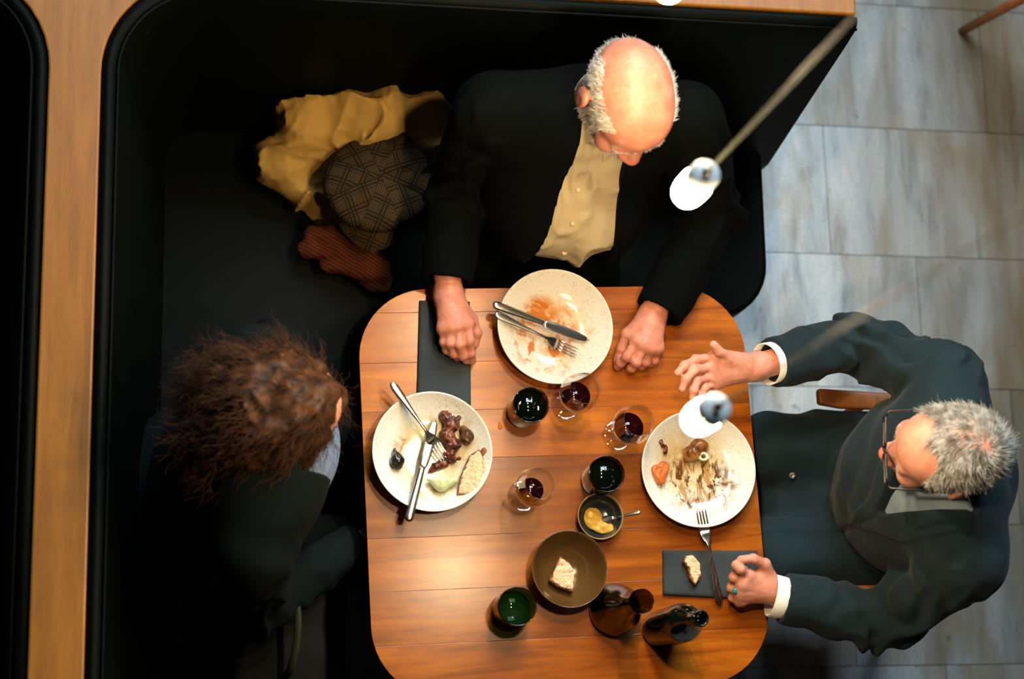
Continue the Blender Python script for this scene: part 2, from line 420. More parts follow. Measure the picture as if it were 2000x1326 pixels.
# ================================================================== TABLE
TA = math.radians(2.2)
table = empty('dining_table', (.0145, .004, 0), TA); tag(table, 'square oak plank dining table with rounded corners set with plates', 'table')
hw, hh, cr = .406, .411, .145
outl = arc(hw-cr, hh-cr, cr, 0, 90, 14)+arc(-hw+cr, hh-cr, cr, 90, 180, 14)+arc(-hw+cr, -hh+cr, cr, 180, 270, 14)+arc(hw-cr, -hh+cr, cr, 270, 360, 14)
def clip(poly, y0, y1):
    def cut(pl, yc, keep_below):
        out = []
        for a, b in zip(pl, pl[1:]+pl[:1]):
            ia = (a[1] <= yc) == keep_below or a[1] == yc; ib = (b[1] <= yc) == keep_below or b[1] == yc
            if ia: out.append(a)
            if ia != ib:
                tt = (yc-a[1])/(b[1]-a[1]); out.append((a[0]+tt*(b[0]-a[0]), yc))
        return out
    return cut(cut(poly, y1, True), y0, False)
seams = [hh+.01, .362, .258, .158, .060, -.095, -.2, -.305, -hh-.01]
for a, b in zip(seams, seams[1:]):
    pl = clip(outl, b+.0001, a-.0001)
    cy = (a+b)/2
    pl = [(x, y-cy) for x, y in pl]
    # drop duplicate points
    q = []
    for p_ in pl:
        if not q or (abs(p_[0]-q[-1][0])+abs(p_[1]-q[-1][1])) > 1e-5: q.append(p_)
    o = link('plank', prism(q, -.026, 0, .0006, 2), M['table'], table, smooth=False, loc=(0, cy, ZT))
link('column', lathe(smoothprof([(.0, .02), (.04, .02), (.04, .68), (.0, .68)], 0), 32), M['iron'], table)
link('base_plate', lathe([(0, 0), (.24, 0), (.24, .012), (.05, .024), (0, .024)], 48), M['iron'], table)
link('top_bracket', box((0, 0, .70), (.5, .1, .028), .004), M['iron'], table, smooth=False)

# ================================================================== CROCKERY
def place(o, px, py, z, rz=0):
    o.location = P(px, py, z); o.rotation_euler = (0, 0, rz); return o
plate_prof = [(0, .0), (.062, 0), (.066, .002), (.07, .004), (.095, .017), (.112, .031), (.1195, .0405), (.1205, .0425), (.1195, .0442), (.1175, .0438), (.110, .036), (.093, .0235), (.072, .0135), (.05, .0105), (0, .010)]
def plate(px, py, m, label):
    o = link('plate', lathe(smoothprof(plate_prof, 1), 96), m); tag(o, label, 'plate', 'speckled dinner plates')
    c = P(px, py, ZT+.043); o.location = (c.x, c.y, ZT+.0005); return o
OR = lin(196, 112, 38); BR = lin(96, 56, 24); YE = lin(196, 168, 92); DK = lin(52, 34, 18)
m1 = ceramic('stoneware_glaze_orange_sauce', 1, [(0, -.005, .092, lin(226, 166, 84), .85, 16, .38, .60, 1.6, .6), (-.028, .034, .042, OR, 1.0, 24, .42, .54, 1, 0), (-.02, -.02, .085, OR, .95, 34, .52, .60, 1.5, 1.2), (.02, -.05, .06, lin(200, 120, 60), .8, 50, .54, .64, 1, .3), (.05, .02, .05, lin(206, 130, 60), .7, 36, .5, .62, 1, .8)], 0)
m2 = ceramic('stoneware_glaze_broth', 2, [(.01, .0, .1, YE, .8, 9, .3, .55, 1, 0), (-.04, .005, .04, lin(150, 92, 36), .95, 45, .42, .6, 1, 0), (.0, -.03, .075, lin(150, 112, 48), .7, 26, .5, .6, 1, .5), (.03, .03, .08, lin(174, 140, 70), .6, 22, .48, .6, 1, .2)], 0)
m3 = ceramic('stoneware_glaze_brown_sauce', 3, [(-.005, .02, .09, YE, .75, 10, .36, .56, 1, 0), (.0, -.02, .088, lin(160, 110, 40), .8, 22, .46, .58, 2.4, .2), (.005, -.025, .085, BR, .98, 30, .53, .59, 2.2, .2), (.0, -.03, .08, DK, .98, 42, .6, .66, 2.2, .3), (.06, -.02, .035, BR, .95, 30, .46, .56, .6, .2)], 0)
plate1 = plate(1085, 637, m1, 'speckled white plate with orange sauce smears, knife and fork laid across')
plate2 = plate(845, 881, m2, 'speckled white plate with meat, bread and a pale green wedge')
plate3 = plate(1365, 915, m3, 'speckled white plate with brown sauce streaks and a carrot piece')
PZ = ZT+.0115   # plate well height

bp = [(0, .0), (.03, 0), (.036, .003), (.055, .018), (.070, .040), (.0755, .055), (.0765, .0575), (.0745, .0575), (.067, .042), (.052, .021), (.034, .008), (0, .005)]
t = NT('brown_olive_glaze'); v = t.coord('Object'); t.base(t.mix(t.noise(v, 12, 5, .6), lin(66, 44, 18), lin(98, 72, 36))); t.p(rough=.14, spec=.5, coat=.4); M['bowl'] = t.m
bowl = link('bread_bowl', lathe(smoothprof(bp, 1), 80), M['bowl']); c = P(1113, 1111, ZT+.057); bowl.location = (c.x, c.y, ZT+.0005)
tag(bowl, 'brown glazed bowl holding a torn piece of bread', 'bowl')
mp_ = [(0, 0), (.026, 0), (.030, .002), (.041, .014), (.0465, .033), (.0472, .0365), (.045, .0365), (.039, .018), (.028, .007), (0, .005)]
t = NT('dark_teal_glaze'); v = t.coord('Object'); sx = t.n('SeparateXYZ'); t.t.links.new(v, sx.inputs[0])
n = t.noise(v, 30, 4, .6)
t.base(t.mix(t.ramp(t.math('MULTIPLY', sx.outputs[2], 25.0), [(.80, g1(0)), (.9, g1(1))]), t.mix(n, lin(22, 28, 24), lin(52, 62, 62)), lin(150, 122, 74))); t.p(rough=.15, spec=.5, coat=.3); M['teal'] = t.m
mbowl = link('sauce_bowl', lathe(smoothprof(mp_, 1), 72), M['teal']); c = P(1173, 1008, ZT+.036); mbowl.location = (c.x, c.y, ZT+.0005)
tag(mbowl, 'small dark teal sauce bowl holding mustard', 'bowl')

# ---- glassware
def put(o, px, py, z=ZT+.0008): c = P(px, py, z); o.location = (c.x, c.y, z); return o
wine_out = [(.0, .0), (.031, .0), (.032, .0012), (.030, .0022), (.014, .005), (.005, .010), (.0036, .02), (.0034, .055), (.005, .066), (.013, .073), (.027, .086), (.036, .102), (.0395, .118), (.039, .132), (.036, .150), (.0325, .168), (.0308, .178)]
wine_in = [(.0300, .178), (.0318, .168), (.0352, .150), (.0382, .132), (.0387, .118), (.0352, .103), (.026, .088), (.012, .0755), (0, .072)]
wine_prof = wine_out+wine_in
def liquid(prof_in, z, m, parent, name='wine', eps=.0006):
    pts = [(r-eps, zz+eps*.3) for r, zz in prof_in if zz < z]
    pts = sorted(pts, key=lambda a: a[1])
    up = [p_ for p_ in prof_in if p_[1] >= z]
    ru = min(up, key=lambda a: a[1]); rl = pts[-1]
    tt = (z-rl[1])/max(ru[1]-rl[1], 1e-6); rt = rl[0]+(ru[0]-eps-rl[0])*tt
    pr = [(max(0, pts[0][0]), pts[0][1])]+pts[1:]+[(rt, z), (0, z)]
    if pr[0][0] > 1e-4: pr = [(0, pr[0][1])]+pr
    return link(name, lathe(pr, 48), m, parent)
def wineglass(px, py, level, label):
    g = empty('wine_glass'); put(g, px, py); tag(g, label, 'wine glass', 'wine glasses on the table')
    link('glass', lathe(smoothprof(wine_prof, 1), 64), M['glass'], g)
    liquid(wine_in, level, M['wine'], g); return g
wineglass(1105, 791, .094, 'wine glass of red wine standing beside the orange-smeared plate')
wineglass(1205, 851, .096, 'wine glass of red wine in the middle, beside the brown-sauce plate')
wineglass(1021, 969, .087, 'least filled wine glass of red wine, beside the meat plate')
tum_out = [(0, 0), (.028, 0), (.031, .003), (.0335, .02), (.0345, .05), (.0345, .088)]
tum_in = [(.0328, .088), (.0328, .05), (.0318, .022), (.029, .008), (0, .006)]
def tumbler(px, py, gm, lm, level, label, sc=1.0):
    g = empty('tumbler'); put(g, px, py); tag(g, label, 'glass', 'dark tumblers on the table'); g.scale = (sc, sc, 1)
    link('glass', lathe(smoothprof(tum_out, 1)+smoothprof(tum_in, 1), 64), gm, g)
    liquid(smoothprof(tum_in, 1), level, lm, g, 'drink'); return g
tumbler(1021, 806, M['smoke'], M['darkdrink'], .074, 'full dark tumbler below the orange-smeared plate', 1.06)
tumbler(1165, 938, M['smoke'], M['darkdrink'], .076, 'full dark tumbler touching the mustard bowl', 1.06)
tumbler(994, 1191, M['greenglass'], M['greendrink'], .04, 'dark green tumbler beside the bread bowl', 1.1)
car_out = [(0, 0), (.046, 0), (.051, .004), (.053, .015), (.050, .035), (.038, .075), (.024, .11), (.019, .14), (.0195, .17), (.0235, .205), (.0245, .215)]
car_in = [(.0232, .215), (.0222, .205), (.0182, .17), (.0177, .14), (.0225, .11), (.0365, .075), (.0485, .035), (.051, .016), (.045, .006), (0, .005)]
g = empty('carafe'); put(g, 1199, 1192); tag(g, 'glass carafe of dark wine beside the bread bowl', 'carafe')
link('glass', lathe(smoothprof(car_out, 1)+smoothprof(car_in, 1), 64), M['smoke'], g); liquid(smoothprof(car_in, 1), .09, M['darkdrink'], g)
bot = [(0, .0), (.034, 0), (.0375, .004), (.038, .02), (.038, .165), (.036, .185), (.026, .212), (.0155, .235), (.0138, .25), (.0138, .272), (.0162, .274), (.0162, .288), (.0135, .29), (.011, .288), (.0105, .26), (0, .258)]
g = empty('wine_bottle'); put(g, 1288, 1229); tag(g, 'black-green glass bottle near the corner of the table beside the carafe', 'bottle')
link('glass', lathe(smoothprof(bot, 1), 64), M['bottle'], g)

# ---- mustard and spill
def blob(name, fn, lo, hi, h, m, label=None, cat=None, group=None, parent=None):
    o = link(name, sdf_mesh(fn, lo, hi, h), m)
    if label: tag(o, label, cat, group)
    return o
mc = np.array(mbowl.location)+np.array([-.004, -.008, .0])
mustm = NT('grainy_mustard'); v = mustm.coord('Object'); mustm.base(mustm.mix(mustm.noise(v, 300, 3), lin(196, 148, 44), lin(226, 184, 88))); mustm.p(rough=.4); mustm.bump(mustm.noise(v, 500, 2), .3, .001)
def fmust(Q):
    d = ell(Q, mc+[-.006, .006, .012], (.020, .022, .010)); d = smin(d, ell(Q, mc+[.014, -.012, .014], (.022, .013, .008)), .008)
    d = smin(d, ell(Q, mc+[-.012, .014, .019], (.009, .008, .006)), .006)
    return d+.002*vnoise(Q, 120, 3)
blob('mustard', fmust, mc-[.045, .045, .004], mc+[.05, .045, .035], .0015, mustm.m, 'yellow mustard spread in the dark teal bowl', 'mustard')
sp = P(977, 833, ZT)
o = blob('spill', lambda Q: smin(ell(Q, (sp.x, sp.y, ZT+.0005), (.005, .006, .0022)), ell(Q, (sp.x-.001, sp.y+.008, ZT+.0005), (.003, .0035, .0016)), .003), (sp.x-.01, sp.y-.01, ZT-.001), (sp.x+.01, sp.y+.016, ZT+.006), .0007, simple('amber_droplet', lin(190, 108, 44), .05), 'tiny amber droplet spilled on the table top', 'droplet')

# ---- napkins
def napkin(pts, layers, label, z0=ZT+.0008):
    o = empty('napkin', (pts[0].x, pts[0].y, z0)); tag(o, label, 'napkin', 'charcoal folded napkins')
    for i in range(layers):
        s = .0015*i
        c = sum((Vector(p_[:2]) for p_ in pts), Vector((0, 0)))/len(pts)
        pl = [(c+(Vector(p_[:2])-c)*(1-s*3)) for p_ in pts]
        n = 14; v = []; f = []
        A, B, C_, D = pl
        for a in range(n+1):
            for b in range(n+1):
                u, w_ = a/n, b/n
                p_ = A.lerp(B, u).lerp(D.lerp(C_, u), w_)
                e = min(u, 1-u, w_, 1-w_)
                v.append((p_.x, p_.y, z0+.0028*(i+1)-.0012*(1-min(1, e*9))+.0006*math.sin(9*u+5*w_+i)))
        for a in range(n):
            for b in range(n): f.append((a*(n+1)+b, (a+1)*(n+1)+b, (a+1)*(n+1)+b+1, a*(n+1)+b+1))
        me = mesh(v, f); bm = bmesh.new(); bm.from_mesh(me)
        r = bmesh.ops.extrude_face_region(bm, geom=bm.faces[:]); 
        for vv in [x for x in r['geom'] if isinstance(x, bmesh.types.BMVert)]: vv.co.z -= .0022
        bmesh.ops.recalc_face_normals(bm, faces=bm.faces); bm.to_mesh(me); bm.free()
        world_child(link('fold', me, M['napkin']), o)
    return o
napkin([P(819, 588, ZT), P(917, 590, ZT), P(919, 800, ZT), P(813, 800, ZT)], 3, 'charcoal folded napkin under the hand of the bald man')
napkin([P(1293, 1075, ZT), P(1478, 1076, ZT), P(1480, 1172, ZT), P(1294, 1162, ZT)], 3, 'charcoal folded napkin with a bread crust on it')

# ---- cutlery
def frame(a, b, roll=0):
    a = Vector(a); b = Vector(b); x = (b-a).normalized(); y = Vector((0, 0, 1)).cross(x).normalized(); z = x.cross(y)
    return Matrix(((x.x, y.x, z.x, a.x), (x.y, y.y, z.y, a.y), (x.z, y.z, z.z, a.z), (0, 0, 0, 1)))
def ribbon(sec):   # sec: list (x, halfwidth, z, halfthick)
    v = []; f = []; n = 10
    for (x, hw_, z, ht) in sec:
        for k in range(n):
            a = 2*math.pi*k/n; v.append((x, hw_*math.copysign(abs(math.cos(a))**.8, math.cos(a)), z+ht*math.sin(a)))
    for i in range(len(sec)-1):
        for k in range(n): l = (k+1) % n; f.append((i*n+k, i*n+l, (i+1)*n+l, (i+1)*n+k))
    f.append(tuple(range(n-1, -1, -1))); f.append(tuple(range((len(sec)-1)*n, len(sec)*n)))
    return v, f
def fork(a, b, label):
    L = (Vector(b)-Vector(a)).length
    o = empty('fork'); o.matrix_world = frame(a, b); tag(o, label, 'fork', 'dinner forks')
    s = L/.19
    sec = [(0, .003, .001, .001), (.003, .0062, .001, .0015), (.012, .0082, .001, .0018), (.03, .0078, .0012, .002), (.06, .0055, .002, .0022), (.09, .0036, .004, .0022), (.112, .003, .006, .002), (.12, .0045, .005, .0016), (.127, .0085, .0025, .0012), (.135, .0115, .001, .0011), (.146, .0122, .0006, .001)]
    link('handle', mesh(*ribbon([(x*s, h_, z, t_) for x, h_, z, t_ in sec])), M['steel'], o)
    for k in range(4):
        y = (-1.5+k)*.0063
        v, f = ribbon([(.144*s, .0024, .0006, .0009), (.16*s, .0016, .0004, .0008), (.178*s, .0014, .0016, .0008), (.19*s, .0007, .004, .0006)])
        link('tine', mesh([(p_[0], p_[1]+y, p_[2]) for p_ in v], f), M['steel'], o)
    return o
def knife(a, b, label):
    L = (Vector(b)-Vector(a)).length; s = L/.215
    o = empty('knife'); o.matrix_world = frame(a, b); tag(o, label, 'knife', 'dinner knives')
    hs = [(0, .004, 0, .002), (.003, .0075, 0, .0035), (.01, .009, 0, .0042), (.04, .0085, 0, .0042), (.08, .0072, 0, .0036), (.108, .0062, 0, .003), (.113, .0064, 0, .0028)]
    link('handle', mesh(*ribbon([(x*s, h_, z, t_) for x, h_, z, t_ in hs])), M['steel'], o)
    bs = [(.112, .0055, 0, .0016), (.118, .0085, 0, .0011), (.14, .0098, 0, .001), (.17, .0098, 0, .001), (.19, .0086, 0, .0009), (.205, .0058, 0, .0007), (.2145, .0012, 0, .0004)]
    v, f = ribbon([(x*s, h_, z, t_) for x, h_, z, t_ in bs])
    link('blade', mesh([(x, y-.001, z) for x, y, z in v], f), M['steel'], o)
    return o
knife(P(963, 594, ZT+.056), P(1152, 664, ZT+.022), 'steel knife laid across the orange-smeared plate')
fork(P(967, 612, ZT+.049), P(1126, 691, ZT+.016), 'steel fork laid across the orange-smeared plate')
knife(P(797, 1018, ZT+.052), P(850, 818, ZT+.026), 'steel knife crossing under the fork on the meat plate')
fork(P(764, 747, ZT+.056), P(874, 903, ZT+.024), 'steel fork lying over the knife on the meat plate')
fork(P(1406, 1179, ZT+.012), P(1367, 990, ZT+.045), 'steel fork leaning on the brown-sauce plate, handle on the napkin')
sa = P(1251, 1000, ZT+.048); sb = P(1180, 1016, ZT+.020)
o = empty('mustard_spoon'); o.matrix_world = frame(sa, sb); tag(o, 'small steel spoon standing in the mustard bowl', 'spoon')
L = (sb-sa).length
link('handle', mesh(*ribbon([(0, .002, 0, .001), (.003, .0042, 0, .0013), (.02, .0036, 0, .0014), (.045, .0022, 0, .0014), (L-.02, .002, -.001, .0013)])), M['steel'], o)
link('spoon_bowl', mesh(*ribbon([(L-.022, .002, -.001, .0013), (L-.016, .006, -.002, .0015), (L-.006, .009, -.003, .0018), (L+.003, .007, -.002, .0015), (L+.007, .002, -.001, .0008)])), M['steel'], o)

# ---- food
def fm(name, c, c2, sc=90, rough=.35, bump=.4):
    t = NT(name); v = t.coord('Object'); n = t.noise(v, sc, 4, .6); t.base(t.mix(t.ramp(n, [(.38, g1(0)), (.62, g1(1))]), c, c2)); t.p(rough=rough); t.bump(n, bump, .0015); return t.m
octo_m = fm('charred_octopus', lin(26, 12, 6), lin(124, 58, 32), 110)
mush_m = fm('roast_mushroom', lin(40, 26, 14), lin(104, 70, 40), 80)
mush_d = fm('black_mushroom', lin(16, 16, 16), lin(52, 46, 40), 80, .25)
carrot = fm('roast_carrot', lin(176, 84, 24), lin(206, 118, 50), 60)
onion = fm('glazed_brown_meat', lin(92, 52, 22), lin(164, 108, 56), 60, .15)
leaf_m = fm('pale_green_wedge', lin(168, 186, 110), lin(222, 226, 190), 30, .3, .2)
crumb = NT('bread_crumb'); v = crumb.coord('Object'); vo = crumb.n('TexVoronoi', {'Scale': 260.0}); crumb.t.links.new(v, vo.inputs['Vector'])
crumb.base(crumb.mix(crumb.ramp(vo.outputs['Distance'], [(.15, g1(0)), (.5, g1(1))]), lin(196, 150, 108), lin(228, 194, 156))); crumb.p(rough=.8); crumb.bump(vo.outputs['Distance'], .6, .002)
crust_m = fm('bread_crust', lin(96, 52, 26), lin(150, 92, 50), 60, .6)
def LW(px, py, z): return np.array(P(px, py, z), np.float32)
def pieces(name, fn, pts, pad, h, m, label, cat, group=None):
    a = np.array(pts); return blob(name, fn, a.min(0)-pad, a.max(0)+pad, h, m, label, cat, group)
op = [LW(868, 812, PZ+.012), LW(884, 830, PZ+.016), LW(870, 850, PZ+.013), LW(888, 868, PZ+.014), LW(878, 888, PZ+.012), LW(886, 898, PZ+.01)]
def focto(Q):
    d = cap(Q, op[0], op[1], .011, .013)
    for a, b, r in ((1, 2, .012), (2, 3, .013), (3, 4, .011), (4, 5, .008)): d = smin(d, cap(Q, op[a], op[b], r, r-.001), .006)
    d = smin(d, cap(Q, op[1], LW(897, 815, PZ+.018), .008, .004), .005)
    for i in range(22):
        t_ = i/21*4.99; k_ = int(t_); c_ = op[k_]*(1-(t_-k_))+op[k_+1]*(t_-k_)
        a_ = i*2.4; c_ = c_+np.array([.010*math.cos(a_), .010*math.sin(a_), .008])
        d = smin(d, np.linalg.norm(Q-c_.astype(np.float32), axis=1)-.0042, .002)
    return d+.0014*vnoise(Q, 200, 2)
pieces('octopus_piece', focto, op, .025, .0015, octo_m, 'charred reddish-brown octopus piece on the meat plate', 'meat')
mq = [LW(912, 853, PZ+.013), LW(906, 838, PZ+.012)]
pieces('mushroom', lambda Q: smin(ell(Q, mq[0], (.014, .016, .013)), ell(Q, mq[1], (.008, .007, .009)), .005)+.0018*vnoise(Q, 160, 5), mq, .025, .0016, mush_m, 'brown roast mushroom beside the octopus piece', 'mushroom', 'mushrooms on the meat plate')
mq2 = [LW(776, 900, PZ+.016), LW(771, 878, PZ+.014)]
pieces('mushroom', lambda Q: smin(ell(Q, mq2[0], (.0135, .017, .010)), cap(Q, mq2[0], mq2[1], .009, .0035), .006)+.0016*vnoise(Q, 170, 6), mq2, .025, .0016, mush_d, 'black pear-shaped mushroom alone near the rim of the meat plate', 'mushroom', 'mushrooms on the meat plate')
mq3 = [LW(850, 912, PZ+.008), LW(868, 905, PZ+.009), LW(838, 922, PZ+.007)]
pieces('meat_scrap', lambda Q: smin(cap(Q, mq3[0], mq3[1], .008, .009), cap(Q, mq3[0], mq3[2], .006, .003), .005)+.002*vnoise(Q, 180, 8), mq3, .02, .0016, octo_m, 'dark meat scrap under the fork tines on the meat plate', 'meat')
wq = [LW(832, 928, PZ+.014), LW(862, 945, PZ+.017), LW(886, 938, PZ+.018)]
def fwedge(Q):
    d = smin(cap(Q, wq[0], wq[1], .006, .014), cap(Q, wq[1], wq[2], .014, .010), .008)
    d = np.maximum(d, (Q[:, 1]-wq[1][1])-.010)
    return d+.0008*vnoise(Q, 150, 4)
pieces('cabbage_wedge', fwedge, wq, .025, .0015, leaf_m, 'pale green braised cabbage wedge on the meat plate', 'vegetable')
def bread(name, poly, z, th, label, group, holes=True, sq=.0):
    pts = [LW(a, b, z) for a, b in poly]; c = sum(pts)/len(pts)
    root = empty(name, tuple(c)); tag(root, label, 'bread', group)
    P2 = np.array([p_[:2] for p_ in pts])
    def dpoly(Q):
        q = Q[:, :2]; d = np.full(len(q), 1e9, np.float32); s = np.ones(len(q), np.float32); n = len(P2)
        for i in range(n):
            a = P2[i]; b = P2[i-1]; e = b-a; w_ = q-a
            t_ = np.clip((w_@e)/(e@e), 0, 1); bb = w_-t_[:, None]*e; d = np.minimum(d, (bb**2).sum(1))
            c1 = q[:, 1] >= a[1]; c2 = q[:, 1] < b[1]; c3 = e[0]*w_[:, 1] > e[1]*w_[:, 0]
            fl = (c1 & c2 & c3) | (~c1 & ~c2 & ~c3); s = np.where(fl, -s, s)
        return s*np.sqrt(d)
    def f1(Q):
        d = smax(dpoly(Q)+.0018, np.abs(Q[:, 2]-z)-th, .003)+.0022*vnoise(Q, 140, 3)
        return smax(d, .0018-np.abs(vnoise(Q, 110, 11))*.02-.0, .001) if False else d-.0008*vnoise(Q, 420, 5)
    def f2(Q): return smax(smax(dpoly(Q)-.0006, np.abs(Q[:, 2]-z+.002)-th*.86, .003), -(dpoly(Q)+.003), .001)+.0008*vnoise(Q, 160, 7)
    lo_ = np.array([*P2.min(0)-.008, z-th-.006]); hi_ = np.array([*P2.max(0)+.008, z+th+.006])
    world_child(link('crumb', sdf_mesh(f1, lo_, hi_, .0013), crumb.m), root)
    world_child(link('crust', sdf_mesh(f2, lo_, hi_, .0013), crust_m), root)
    return root
bread('bread_slice', [(918, 890), (936, 878), (950, 908), (944, 948), (918, 966), (893, 966), (899, 930)], PZ+.020, .007, 'triangular bread slice leaning on the rim of the meat plate', 'bread pieces')
bread('bread_chunk', [(1093, 1088), (1112, 1100), (1122, 1122), (1118, 1156), (1090, 1146), (1073, 1134), (1082, 1112)], ZT+.030, .010, 'torn chunk of bread lying in the brown bowl', 'bread pieces')
bread('bread_crust', [(1338, 1086), (1352, 1083), (1366, 1102), (1368, 1125), (1357, 1144), (1346, 1128), (1343, 1110), (1334, 1098)], ZT+.020, .009, 'bitten crescent of bread on the napkin beside the fork', 'bread pieces')
ck = [LW(946, 880, PZ+.022), LW(938, 890, PZ+.02)]
pieces('bread_stub', lambda Q: cap(Q, ck[0], ck[1], .006, .005)+.0006*vnoise(Q, 200, 2), ck, .012, .0012, crust_m, 'small brown stub at the tip of the bread slice', 'bread')
cq = [LW(1283, 918, PZ+.018), LW(1296, 912, PZ+.016), LW(1290, 938, PZ+.015)]
pieces('carrot_piece', lambda Q: np.maximum(smin(cap(Q, cq[0], cq[2], .012, .010), cap(Q, cq[1], cq[2], .012, .009), .002), np.maximum(Q[:, 2]-(PZ+.025), cq[2][1]-.008-Q[:, 1]))+.0009*vnoise(Q, 130, 2), cq, .022, .0015, carrot, 'orange roast carrot piece on the brown-sauce plate', 'carrot')
oq = [LW(1352, 885, PZ+.010), LW(1366, 872, PZ+.010), LW(1340, 897, PZ+.007)]
pieces('meat_piece', lambda Q: smin(smin(ell(Q, oq[0], (.021, .017, .013)), ell(Q, oq[1], (.020, .016, .012)), .006), cap(Q, oq[2], oq[0], .005, .01), .004)+.0014*vnoise(Q, 120, 2), oq, .028, .0016, onion, 'glazed brown meat piece in the middle of the brown-sauce plate', 'meat')
oq2 = [LW(1373, 892, PZ+.014)]
pieces('onion_piece', lambda Q: np.sqrt((np.hypot(Q[:, 0]-oq2[0][0], (Q[:, 1]-oq2[0][1])*1.25)-.0085)**2+(Q[:, 2]-oq2[0][2]-.002)**2)-.0034+.0008*vnoise(Q, 150, 2), oq2, .02, .0014, leaf_m, 'pale curled onion piece beside the glazed meat', 'onion')
dk = [LW(1291, 862, PZ+.014), LW(1294, 870, PZ+.014), LW(1302, 874, PZ+.012), LW(1300, 882, PZ+.012)]
pieces('dark_scrap', lambda Q: smin(cap(Q, dk[0], dk[1], .005, .005), cap(Q, dk[3], dk[2], .005, .004), .003)+.0022*vnoise(Q, 200, 2), dk, .015, .0013, octo_m, 'dark burnt scrap near the rim of the brown-sauce plate', 'meat')

# ================================================================== PENDANT LAMPS
def pendant(px, py, z, label):
    c = P(px, py, z); o = empty('pendant_lamp', c); tag(o, label, 'lamp', 'bare bulb pendants over the table')
    b = link('bulb', lathe(smoothprof([(0, -.026), (.010, -.025), (.020, -.018), (.0242, -.004), (.0246, .03), (.024, .045), (.020, .054), (0, .056)], 2), 40), M['bulb'], o)
    sck = link('socket', lathe([(0, .052), (.0215, .052), (.0225, .054), (.0225, .084), (.021, .088), (.006, .089), (0, .089)], 40), M['alu'], o)
    link('cord_grip', lathe([(0, .088), (.0065, .088), (.006, .098), (.0035, .102), (0, .102)], 20), M['black_plastic'], sck)
    link('cord', tube([(0, 0, .1), (0, 0, .5), (0, 0, 2), (0, 0, 5.3-c.z)], .0030, 8), M['cord'], o)
    link('ceiling_rose', lathe([(0, 5.28-c.z), (.05, 5.28-c.z), (.05, 5.3-c.z), (0, 5.3-c.z)], 32), M['alu'], o)
    return o
ZL = 1.84
pendant(1345, 374, ZL, 'lit bare bulb pendant hanging beside the bald man')
pendant(1364, 818, ZL, 'lit bare bulb pendant hanging over the brown-sauce plate')
pendant(1308, -26, ZL, 'lit bare bulb pendant at the very top edge above the bench back')

# ================================================================== PEOPLE
M['skinA'] = None
def rot_head(yaw, pitch, roll=0): return Matrix.Rotation(yaw, 3, 'Z') @ Matrix.Rotation(roll, 3, 'Y') @ Matrix.Rotation(pitch, 3, 'X')
def head_sdf(Q, nose=1.0, jaw=1.0, neck=(0, .05, -.17)):
    d = ell(Q, (0, .012, .020), (.073, .094, .082))
    d = smin(d, ell(Q, (0, -.040, -.030), (.058, .052, .075)), .03)
    d = smin(d, ell(Q, (0, -.030, .030), (.062, .062, .055)), .02)
    d = smin(d, ell(Q, (0, -.052, -.088), (.044*jaw, .040, .030)), .03)
    d = smin(d, np.linalg.norm(Q-np.array([0, -.084, -.104], np.float32), axis=1)-.016, .02)
    d = smin(d, cap(Q, (-.034, -.080, .004), (.034, -.080, .004), .011, .011), .014)
    for s in (-1, 1):
        d = smin(d, np.linalg.norm(Q-np.array([s*.040, -.066, -.040], np.float32), axis=1)-.022, .02)
        d = smax(d, -(np.linalg.norm(Q-np.array([s*.031, -.104, -.014], np.float32), axis=1)-.017), .012)
        d = smin(d, np.linalg.norm(Q-np.array([s*.031, -.078, -.014], np.float32), axis=1)-.0135, .005)
    d = smin(d, cap(Q, (0, -.086, -.002), (0, -.107*nose, -.043), .0105, .0135*nose), .014)
    d = smin(d, cap(Q, (0, -.080, -.030), (0, -.098, -.048), .016, .015), .012)
    for s in (-1, 1):
        d = smin(d, np.linalg.norm(Q-np.array([s*.0135, -.099, -.050], np.float32), axis=1)-.0095, .008)
    d = smin(d, cap(Q, (-.019, -.088, -.070), (.019, -.088, -.070), .0060, .0060), .007)
    d = smin(d, cap(Q, (-.016, -.087, -.080), (.016, -.087, -.080), .0065, .0065), .006)
    d = smax(d, -(cap(Q, (-.022, -.097, -.075), (.022, -.097, -.075), .0022, .0022)), .003)
    for s in (-1, 1):
        Me = np.array(Matrix.Rotation(s*.35, 3, 'Z') @ Matrix.Rotation(.15, 3, 'X'))
        e = ell(Q, (s*.079, .018, -.018), (.0085, .019, .031), Me)
        e = smax(e, -ell(Q, (s*.0935, .013, -.014), (.006, .009, .017), Me), .004)
        d = smin(d, e, .006)
    d = smin(d, cap(Q, (0, .022, -.055), neck, .055, .058), .03)
    return d
def finger(Q, d, pts, r0, r1, k=.0045):
    m = len(pts)-1
    for i in range(m):
        ra = r0+(r1-r0)*i/m; rb = r0+(r1-r0)*(i+1)/m
        d = smin(d, cap(Q, pts[i], pts[i+1], ra, rb), k) if i or d is not None else cap(Q, pts[i], pts[i+1], ra, rb)
    return d
